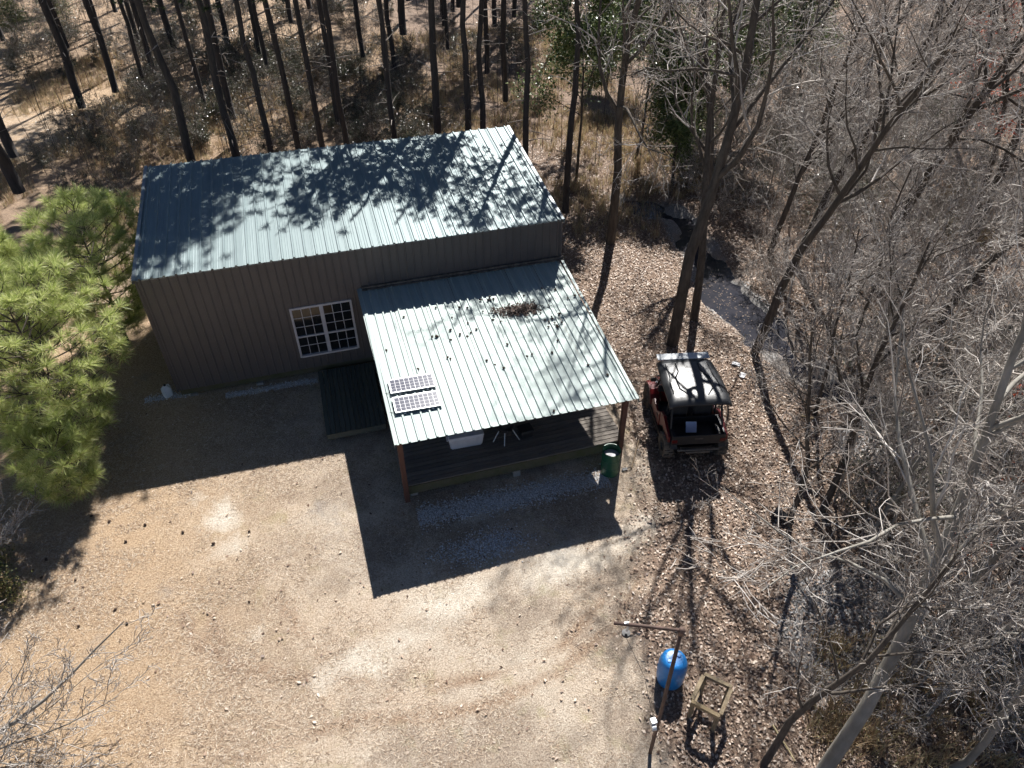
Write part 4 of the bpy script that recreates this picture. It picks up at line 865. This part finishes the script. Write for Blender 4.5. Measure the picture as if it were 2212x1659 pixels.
# red-budded maple at the right edge
P = at(2085, 500); T = TB(); tips = []; rg = np.random.default_rng(77); S = dict(BARE); S.update(count=(11, 6, 4, 0, 0), maxl=3); branch(T, rg, np.zeros(3), np.array([.03, 0, 1.]), 9.0, .13, 0, S, tips)
t_ = thing('maple_tree', 'slender bare maple with clusters of red buds at the right edge', 'maple tree', grnd(P[0], P[1])); link('trunk', T.mesh('trunk'), M_bark, t_); link('crown', T.mesh('crown'), M_twig, t_)
tp = np.array([a for a, b in tips]); tp = np.repeat(tp[rg.random(len(tp)) < .35], 14, 0)+rg.normal(0, .13, (int((rg.random(1)*0+1)[0])*0+14*0+1, 3)) if False else tp
sel = tp[(rg.random(len(tp)) < .75) & (vnoise(tp[:, 0]+50, tp[:, 2]+9, 1.2, 8) > .45)]; pts_ = np.repeat(sel, 18, 0); pts_ = pts_+rg.normal(0, .13, pts_.shape); Vq, Fq = leaves_np(pts_, .10, rg, 1.0); link('buds', mesh_np('buds', Vq, Fq), M_red, t_)
for n, (px, py, h) in enumerate(((2090, 1420, 4.5), (2150, 1290, 5.0))):
    P = at(px, py); T = TB(); tips = []; rg = np.random.default_rng(90+n); S = dict(BARE); S.update(count=(9, 5, 3, 0, 0), maxl=3); branch(T, rg, np.zeros(3), np.array([.05, 0, 1.]), h, .05, 0, S, tips)
    t_ = thing('maple_sapling', ('thin maple sapling with orange red leaves in the lower right corner', 'thin maple sapling with orange red leaves, behind the corner one')[n], 'maple sapling', grnd(P[0], P[1]), 0, 'red leaved saplings'); link('trunk', T.mesh('trunk'), M_bark, t_); link('crown', T.mesh('crown'), M_twig_pale, t_)
    tp = np.array([a for a, b in tips]); sel = tp[rg.random(len(tp)) < .3]; pts_ = np.repeat(sel, 9, 0); pts_ = pts_+rg.normal(0, .07, pts_.shape); Vq, Fq = leaves_np(pts_, .07, rg, 1.0); link('leaves', mesh_np('leaves', Vq, Fq), M_red, t_)

# ---- evergreens
def evergreen(name, label, x, y, H, seed, z0=.3, cat='evergreen tree', dens=14, lsize=.085, r=.07, ratio=.34, grp=None, m=None):
    rg = np.random.default_rng(seed); T = TB(); tips = []; S = dict(BARE); S.update(split=1, count=(14, 6, 4, 0, 0), maxl=3, start=(z0, .25, .2, .2, 0), ratio=(ratio, .45, .45, .5, 0)); branch(T, rg, np.zeros(3)-[0, 0, .1], np.array([0, 0, 1.]), H, r, 0, S, tips)
    t_ = thing(name, label, cat, grnd(x, y), 0, grp); link('trunk', T.mesh('trunk'), M_bark, t_); link('branches', T.mesh('crown'), M_bark, t_)
    tp = np.array([a for a, b in tips]); pts_ = np.repeat(tp, dens, 0); pts_ = pts_+rg.normal(0, .26 if H > 3 else .16, pts_.shape); Vq, Fq = leaves_np(pts_, lsize, rg, .8); link('foliage', mesh_np('foliage', Vq, Fq), m or M_evergreen, t_)
for n, (px, py, h, z0, lab) in enumerate([(1245, 385, 7.5, .38, 'slim dark evergreen tree just right of the cabin roof corner'), (1372, 345, 9.0, .22, 'dark leafy evergreen growing around the forked trunk beyond the porch'), (1480, 335, 8.5, .22, 'broad dark evergreen tree at the top, left of the bare creekside wood'), (1570, 290, 8, .22, 'dark evergreen tree with glossy leaves at the top centre right'), (1700, 250, 7.5, .2, 'dense evergreen tree at the top, among the bare trees'), (1452, 405, 5.5, .2, 'short leafy evergreen just above the creek bend'), (1310, 190, 6, .2, 'small evergreen tree far back in the clearing')]):
    P = at(px, py); evergreen('evergreen_tree', lab, P[0], P[1], h, 200+n, z0, dens=34, lsize=.13, grp='evergreens beyond the cabin')
for n, (px, py, h, lab) in enumerate([(1470, 385, 1.6, 'low glossy leaved evergreen bush above the creek bend'), (1300, 205, 1.8, 'round grey green bush in the clearing behind the cabin'), (1500, 330, 2.2, 'light green evergreen bush between the creekside trunks'), (12, 1300, .6, 'small green bush at the left edge of the yard'), (-6, 1225, .6, 'upper small green bush at the left edge of the yard'), (120, 60, 2.2, 'pale green bush in the far left corner'), (40, 100, 2.4, 'dusty green bush at the top left edge')]):
    P = at(px, py); ol = n in (3, 4); evergreen('evergreen_bush', lab, P[0], P[1], h, 230+n, .1, 'bush', 3 if ol else 12, .06 if ol else .085, .025, .6, 'evergreen bushes', M_olive if ol else None)

# ---- leafless shrubs in the yard corner
def yard_shrub(label, base, limbs, seed, m=None):
    rg = np.random.default_rng(seed); T = TB(); S = dict(BARE); S.update(count=(0, 9, 5, 3, 0), maxl=4, rmin=.006, wob=(.05, .07, .16, .2, .2), ratio=(0, .36, .45, .5, 0), ang=(.6, .6, .7, .8, .8))
    t_ = thing('bare_shrub', label, 'shrub', grnd(*base), 0, 'leafless shrubs at the lower left'); b0 = np.array(grnd(*base))
    T.add('trunk', [(0, 0, -.1), (.02, 0, .12), (.05, .02, .3)], [.05, .045, .03], 8)
    for (px, py, h, r) in limbs:
        e = at(px, py, h)-b0; L = np.linalg.norm(e-[0, 0, .15]); branch(T, rg, np.array([0, 0, .15]), unit(e-[0, 0, .15]), L, r, 1, S)
    link('stem', T.mesh('trunk'), M_bark_pale, t_); link('branches', T.mesh('crown'), m or M_twig_pale, t_)
yard_shrub('leafless shrub with a long pale branch reaching over the lower left yard', (-3.6, -9.6), [(345, 1415, 1.3, .055), (320, 1490, 1.1, .026), (110, 1400, 1.6, .026), (250, 1560, 1.0, .02), (180, 1640, .8, .02), (60, 1330, 1.4, .02), (40, 1480, 2.0, .02)], 401)
yard_shrub('leafless grey shrub in the lower left corner, nearer the camera', (-3.2, -10.9), [(200, 1620, 1.2, .02), (120, 1560, 1.5, .02), (40, 1560, 1.8, .02), (260, 1660, .8, .018), (90, 1450, 1.2, .018)], 402)
yard_shrub('thin bare shrub with pale twigs above the green bush at the left edge', (-4.2, -4.6), [(130, 1085, .7, .014), (70, 1110, .9, .014), (60, 1180, .8, .012), (30, 1060, 1.2, .014)], 403)

# ---- undergrowth thickets (uncountable)
def shrub_arrays(seed, H, stems, leafy):
    rg = np.random.default_rng(seed); T = TB(); tips = []; S = dict(BARE); S.update(count=(5, 4, 3, 0, 0), maxl=3, start=(.25, .2, .1, .1, 0), n=(5, 4, 3, 3, 3), sides=(3, 3, 3, 3, 3), rmin=.006, wob=(.12, .2, .25, .25, .2), ratio=(.5, .5, .5, .5, 0))
    for k in range(stems): branch(T, rg, np.array([rg.normal(0, .15), rg.normal(0, .15), -.05]), unit(np.array([rg.normal(0, .45), rg.normal(0, .45), 1.])), H*rg.uniform(.6, 1.1), .013, 0, S, tips)
    A = [T.arr(g) for g in T.g]; o = 0; Vs, Fs = [], []
    for v, f in A: Vs.append(v); Fs.append(f+o); o += len(v)
    LV = None
    if leafy:
        tp = np.array([a for a, b in tips]); pts_ = np.repeat(tp, leafy, 0); pts_ = pts_+rg.normal(0, .07, pts_.shape); LV = leaves_np(pts_, .06, rg, .9)
    return np.concatenate(Vs), np.concatenate(Fs), LV
SH = [shrub_arrays(501, 1.5, 6, 0), shrub_arrays(502, 1.9, 5, 2), shrub_arrays(503, 1.2, 6, 3), shrub_arrays(504, 2.4, 4, 0)]
PROTO = {}
def shrub_proto(kind, m_twig, m_leaf):
    """one shrub mesh (twigs, leaves as second material) used as the instance of a thicket"""
    key = (kind, m_twig.name)
    if key not in PROTO:
        v, f, l = SH[kind]; nf = len(f); V = v; F = f
        if l is not None: V = np.concatenate([v, l[0]]); F = np.concatenate([f, l[1]+len(v)])
        me = mesh_np('shrub', V, F); me.materials.append(m_twig); me.materials.append(m_leaf)
        mi = np.zeros(len(F), np.int32); mi[nf:] = 1; me.polygons.foreach_set('material_index', mi)
        PROTO[key] = bpy.data.objects.new('shrub_source', me)
    return PROTO[key]
def gn_group(src):
    ng = bpy.data.node_groups.new('shrub_scatter', 'GeometryNodeTree'); ng.interface.new_socket('Geometry', in_out='INPUT', socket_type='NodeSocketGeometry'); ng.interface.new_socket('Geometry', in_out='OUTPUT', socket_type='NodeSocketGeometry')
    N, L = ng.nodes, ng.links; gi = N.new('NodeGroupInput'); go = N.new('NodeGroupOutput'); ip = N.new('GeometryNodeInstanceOnPoints'); oi = N.new('GeometryNodeObjectInfo'); oi.inputs['Object'].default_value = src
    try: oi.inputs['As Instance'].default_value = True
    except Exception: pass
    def na(nm, ty): a = N.new('GeometryNodeInputNamedAttribute'); a.data_type = ty; a.inputs['Name'].default_value = nm; return a.outputs[0]
    cb = N.new('ShaderNodeCombineXYZ'); L.new(na('turn', 'FLOAT'), cb.inputs[2]); er = N.new('FunctionNodeEulerToRotation'); L.new(cb.outputs[0], er.inputs[0])
    L.new(gi.outputs[0], ip.inputs['Points']); L.new(oi.outputs['Geometry'], ip.inputs['Instance']); L.new(er.outputs[0], ip.inputs['Rotation']); L.new(na('size', 'FLOAT'), ip.inputs['Scale']); L.new(ip.outputs[0], go.inputs[0])
    return ng
def thicket(name, label, cat, spots, m_twig, m_leaf, seed):
    rg = np.random.default_rng(seed); root = None; A = np.array(spots)
    for kind in range(4):
        q = A[A[:, 3] == kind]
        if not len(q): continue
        me = bpy.data.meshes.new(name); me.vertices.add(len(q)); me.vertices.foreach_set('co', np.column_stack([q[:, 0], q[:, 1], ground_z(q[:, 0], q[:, 1])]).astype(np.float32).ravel())
        for nm, v in (('turn', rg.uniform(0, 6.28, len(q))), ('size', q[:, 2])): me.attributes.new(nm, 'FLOAT', 'POINT').data.foreach_set('value', v.astype(np.float32))
        o = bpy.data.objects.new(name if root is None else 'brush', me); COL.objects.link(o); md = o.modifiers.new('scatter', 'NODES'); md.node_group = gn_group(shrub_proto(kind, m_twig, m_leaf))
        o['kind'] = 'stuff'
        if root is None: root = o; tag(o, label, cat)
        else: o.parent = root
rg = np.random.default_rng(600); sp = []
while len(sp) < 210:
    px, py = rg.uniform(150, 1000), rg.uniform(120, 345)
    P = at(px, py)
    if P[1] < 6.8 or P[0] > 12: continue
    if px < 300 and py < 270: continue
    sp.append((P[0], P[1], rg.uniform(.6, 1.05), int(rg.choice([0, 1, 1, 2, 2, 3]))))
for _ in range(16):
    P = at(rg.uniform(90, 300), rg.uniform(330, 440)); sp.append((P[0], P[1], rg.uniform(.5, .9), int(rg.choice([0, 1, 2]))))
thicket('brush_thicket', 'tangled grey brush with small glossy leaves behind the cabin', 'thicket', sp, M_brush, M_brushleaf, 601)
sp = []
for _ in range(210):
    P = at(rg.uniform(0, 1500), rg.uniform(0, 180)); sp.append((P[0], P[1], rg.uniform(.7, 1.3), int(rg.choice([0, 1, 2, 2, 3]))))
thicket('far_brush', 'hazy mixed brush on the forest floor at the top of the picture', 'brush', sp, M_brush, M_brushleaf, 602)
sp = []
while len(sp) < 230:
    px, py = rg.uniform(1380, 2212), rg.uniform(20, 1250)
    if px < 1500+max(0, (py-480))*.55: continue
    P = at(px, py); d_, b_ = creek_d(P[0], P[1])
    if d_ < b_*1.1: continue
    if rg.random() < .35 and py > 900: continue
    sp.append((P[0], P[1], rg.uniform(.6, 1.2), int(rg.choice([0, 0, 3, 3, 1]))))
while len(sp) < 400:
    P = at(rg.uniform(1420, 2260), rg.uniform(-20, 480)); d_, b_ = creek_d(P[0], P[1])
    if d_ < b_*1.2: continue
    sp.append((P[0], P[1], rg.uniform(.8, 1.7), int(rg.choice([0, 0, 3, 3, 1]))))
for _ in range(26):
    P = at(rg.uniform(1700, 2212), rg.uniform(1250, 1659)); sp.append((P[0], P[1], rg.uniform(.5, .8), int(rg.choice([0, 3]))))
thicket('creekside_undergrowth', 'leafless twiggy undergrowth across the creekside wood', 'undergrowth', sp, M_twig, M_brushleaf, 603)
def sap_arrays(seed, H):
    T = TB(); S = dict(BARE); S.update(count=(9, 5, 4, 2, 0), start=(.18, .2, .15, .15, 0), rmin=.0055, sides=(5, 4, 3, 3, 3), n=(7, 5, 4, 3, 2), ratio=(.36, .5, .5, .55, 0), split=9); branch(T, np.random.default_rng(seed), np.zeros(3)-[0, 0, .1], np.array([0, 0, 1.]), H, .035, 0, S); v, f = T.arr('trunk'); return v, f, None
SH[:] = [sap_arrays(701, 5.5), sap_arrays(702, 4.2), sap_arrays(703, 6.5), sap_arrays(704, 3.4)]; PROTO.clear(); sp = []
rg = np.random.default_rng(705)
while len(sp) < 150:
    px, py = rg.uniform(1480, 2230), rg.uniform(40, 1500)
    if px < 1560+max(0, (py-300))*.30: continue
    if py > 800 and rg.random() < .35: continue
    P = at(px, py); d_, b_ = creek_d(P[0], P[1])
    if d_ < b_*1.0: continue
    sp.append((P[0], P[1], rg.uniform(.7, 1.2), int(rg.integers(0, 4))))
thicket('sapling_thicket', 'dense leafless grey saplings crowding the creekside wood', 'saplings', sp, M_twig_pale, M_brushleaf, 706)
# thin upright stems standing in the brush
T = TB(); rg = np.random.default_rng(610)
for _ in range(230):
    P = at(rg.uniform(60, 1500), rg.uniform(20, 380))
    if P[1] < 6.6 and P[0] < 12.6: continue
    h = rg.uniform(1.5, 4.5); q = np.array(grnd(P[0], P[1], -.05)); l_ = rg.normal(0, .06, 2)*h
    T.add('stems', [q, q+[l_[0]*.3, l_[1]*.3, h*.5], q+[l_[0], l_[1], h]], [.014, .011, .006], 4)
tag(link('sapling_stems', T.mesh('stems'), M_rod), 'thin upright dark stems standing among the pines', 'stems', kind='stuff')

# ---- dry grass
def grass(name, label, pts_, hgt, m, seed, per=14):
    rg = np.random.default_rng(seed); P = np.repeat(pts_, per, 0); n = len(P); P = P+np.column_stack([rg.normal(0, .09, (n, 2)), np.zeros(n)])
    a = rg.uniform(0, 6.28, n); h = hgt*rg.uniform(.5, 1.2, n); ln = rg.uniform(.15, .7, n)*h; s = np.column_stack([-np.sin(a), np.cos(a), np.zeros(n)])*.008
    mid = P+np.column_stack([np.cos(a)*ln*.4, np.sin(a)*ln*.4, h*.6]); tip = P+np.column_stack([np.cos(a)*ln, np.sin(a)*ln, h])
    V = np.stack([P-s, P+s, mid+s, mid-s, tip], 1).reshape(-1, 3); o = (np.arange(n)*5)[:, None]
    tag(link(name, mesh_np(name, V, np.concatenate([o+[0, 1, 2], o+[0, 2, 3], o+[3, 2, 4]], 0)), m), label, 'grass', kind='stuff')
rg = np.random.default_rng(620); pts_ = []
x = rg.uniform(-10, 24, 16000); y = rg.uniform(7, 36, 16000)
k = (vnoise(x, y, 3.0, 9) > .42) & (zones(x, y)[0] < .3) & (creek_d(x, y)[0] > 1.2); x = x[k][:5200]; y = y[k][:5200]
pts_ = list(map(tuple, np.column_stack([x, y, ground_z(x, y)-.02])))
for _ in range(260):
    P = at(rg.uniform(1750, 2212), rg.uniform(1380, 1659)); pts_.append(grnd(P[0], P[1], -.02))
for _ in range(200):
    P = at(rg.uniform(2020, 2140), rg.uniform(400, 540)); pts_.append(grnd(P[0], P[1], -.02))
for _ in range(300):
    P = at(rg.uniform(1240, 1420), rg.uniform(250, 520)); pts_.append(grnd(P[0], P[1], -.02))
grass('dry_grass', 'dry tan grass on the forest floor', np.array(pts_), .42, M_drygrass, 621)

# ---- leaf litter, straw and gravel on the ground
def scatter(n, x0, x1, y0, y1, keep, rg):
    out_ = []
    tot = 0
    while tot < n:
        x = rg.uniform(x0, x1, 60000); y = rg.uniform(y0, y1, 60000); k = rg.random(60000) < keep(x, y); out_.append(np.column_stack([x[k], y[k]])); tot += k.sum()
    q = np.concatenate(out_)[:n]; return np.column_stack([q, ground_z(q[:, 0], q[:, 1])])
def footprint(x, y): return ((x > -.05) & (x < 11.95) & (y > 0) & (y < 5.9)) | ((x > 5.8) & (x < 11.95) & (y > -5.45) & (y < .1))
def k_leaf(x, y):
    s, l, t, z = zones(x, y); d, b = creek_d(x, y); near = 1/(1+np.exp((np.hypot(x-12, y+8)-16)/3)); return (l*.95+.010+.03*ruts(x, y))*(d > b*.95)*(~footprint(x, y))*(.25+.75*near)
rg = np.random.default_rng(630)
Pl = scatter(120000, -6, 30, -16, 16, k_leaf, rg); Pl[:, 2] += rg.uniform(.004, .03, len(Pl)); Vq, Fq = leaves_np(Pl, .085, rg, .35, .3)
tag(link('leaf_litter', mesh_np('leaf_litter', Vq, Fq), M_leaf), 'brown fallen leaves covering the ground under the trees', 'leaf litter', kind='stuff')
Pl = scatter(900, 14, 26, -12, 9, lambda x, y: (creek_d(x, y)[0] < creek_d(x, y)[1]*1.0)*(.08+(vnoise(x, y, .8, 71) > .62)), rg); Pl[:, 2] = plane_z(Pl[:, 0], Pl[:, 1])-.164; Vq, Fq = leaves_np(Pl, .08, rg, .06, .05)
tag(link('floating_leaves', mesh_np('floating_leaves', Vq, Fq), M_leafdark), 'brown leaves floating on the creek', 'leaves', kind='stuff')
Pl = scatter(7000, 12, 24, -14, 9, lambda x, y: (zones(x, y)[3] > .45)*(creek_d(x, y)[0] > creek_d(x, y)[1]*.9)*1.0, rg); Pl[:, 2] += rg.uniform(.004, .03, len(Pl)); Vq, Fq = leaves_np(Pl, .085, rg, .3, .25)
tag(link('silty_leaves', mesh_np('silty_leaves', Vq, Fq), M_siltleaf), 'grey silt covered leaves beside the creek', 'leaves', kind='stuff')
def strips(P, ln, wd, rg):
    n = len(P); a = rg.uniform(0, 6.28, n); l = ln*rg.uniform(.4, 1.3, n); d = np.column_stack([np.cos(a), np.sin(a), rg.normal(0, .18, n)])*l[:, None]*.5; s = np.column_stack([-np.sin(a), np.cos(a), rg.normal(0, .3, n)])*wd*.5
    return np.stack([P-d-s*.6, P+s, P+d, P-s], 1).reshape(-1, 3), np.arange(4*n).reshape(-1, 4)
def k_straw(x, y):
    s, l, t, z = zones(x, y); return (1-l)*(1-.85*s)*(.55+.45*t)*(~footprint(x, y))*np.clip(.04+2.6*(vnoise(x, y, 1.3, 44)*.55+vnoise(x, y, .38, 45)*.45-.36)+.5*ruts(x, y), .03, 1)
Pl = scatter(100000, -6, 13, -16, 1, k_straw, rg); Pl[:, 2] += rg.uniform(.003, .022, len(Pl)); Vq, Fq = strips(Pl, .13, .0085, rg)
tag(link('straw_litter', mesh_np('straw_litter', Vq, Fq), M_straw), 'pine straw and dry grass bits strewn over the yard', 'straw', kind='stuff')
def stones(P, r, rg):
    n = len(P); base = np.array([[1, 0, 0], [-1, 0, 0], [0, 1, 0], [0, -1, 0], [0, 0, .7], [0, 0, -.7]]); f = np.array([[0, 2, 4], [2, 1, 4], [1, 3, 4], [3, 0, 4], [2, 0, 5], [1, 2, 5], [3, 1, 5], [0, 3, 5]])
    V = P[:, None, :]+base[None]*(r*rg.uniform(.4, 1.2, (n, 1, 1)))*rg.uniform(.7, 1.3, (n, 6, 3)); return V.reshape(-1, 3), (np.arange(n)[:, None, None]*6+f[None]).reshape(-1, 3)
G = []
for _ in range(6500): G.append((rg.uniform(6.0, 11.2), -6.05-.13*rg.random()+rg.normal(0, .17)))
for _ in range(1800): u = rg.uniform(1.3, 4.0); G.append((u, -.12+rg.normal(0, .06)))
for _ in range(500): G.append((rg.uniform(-1.0, .3), .25+rg.normal(0, .08)))
for _ in range(1500): G.append((7.4+rg.normal(0, .6), -7.4+rg.normal(0, .22)))
G = np.array(G); G = np.column_stack([G, ground_z(G[:, 0], G[:, 1])+.005]); Vq, Fq = stones(G, .026, rg)
tag(link('gravel', mesh_np('gravel', Vq, Fq), M_gravel), 'pale grey gravel along the drip lines of cabin and porch', 'gravel', kind='stuff')
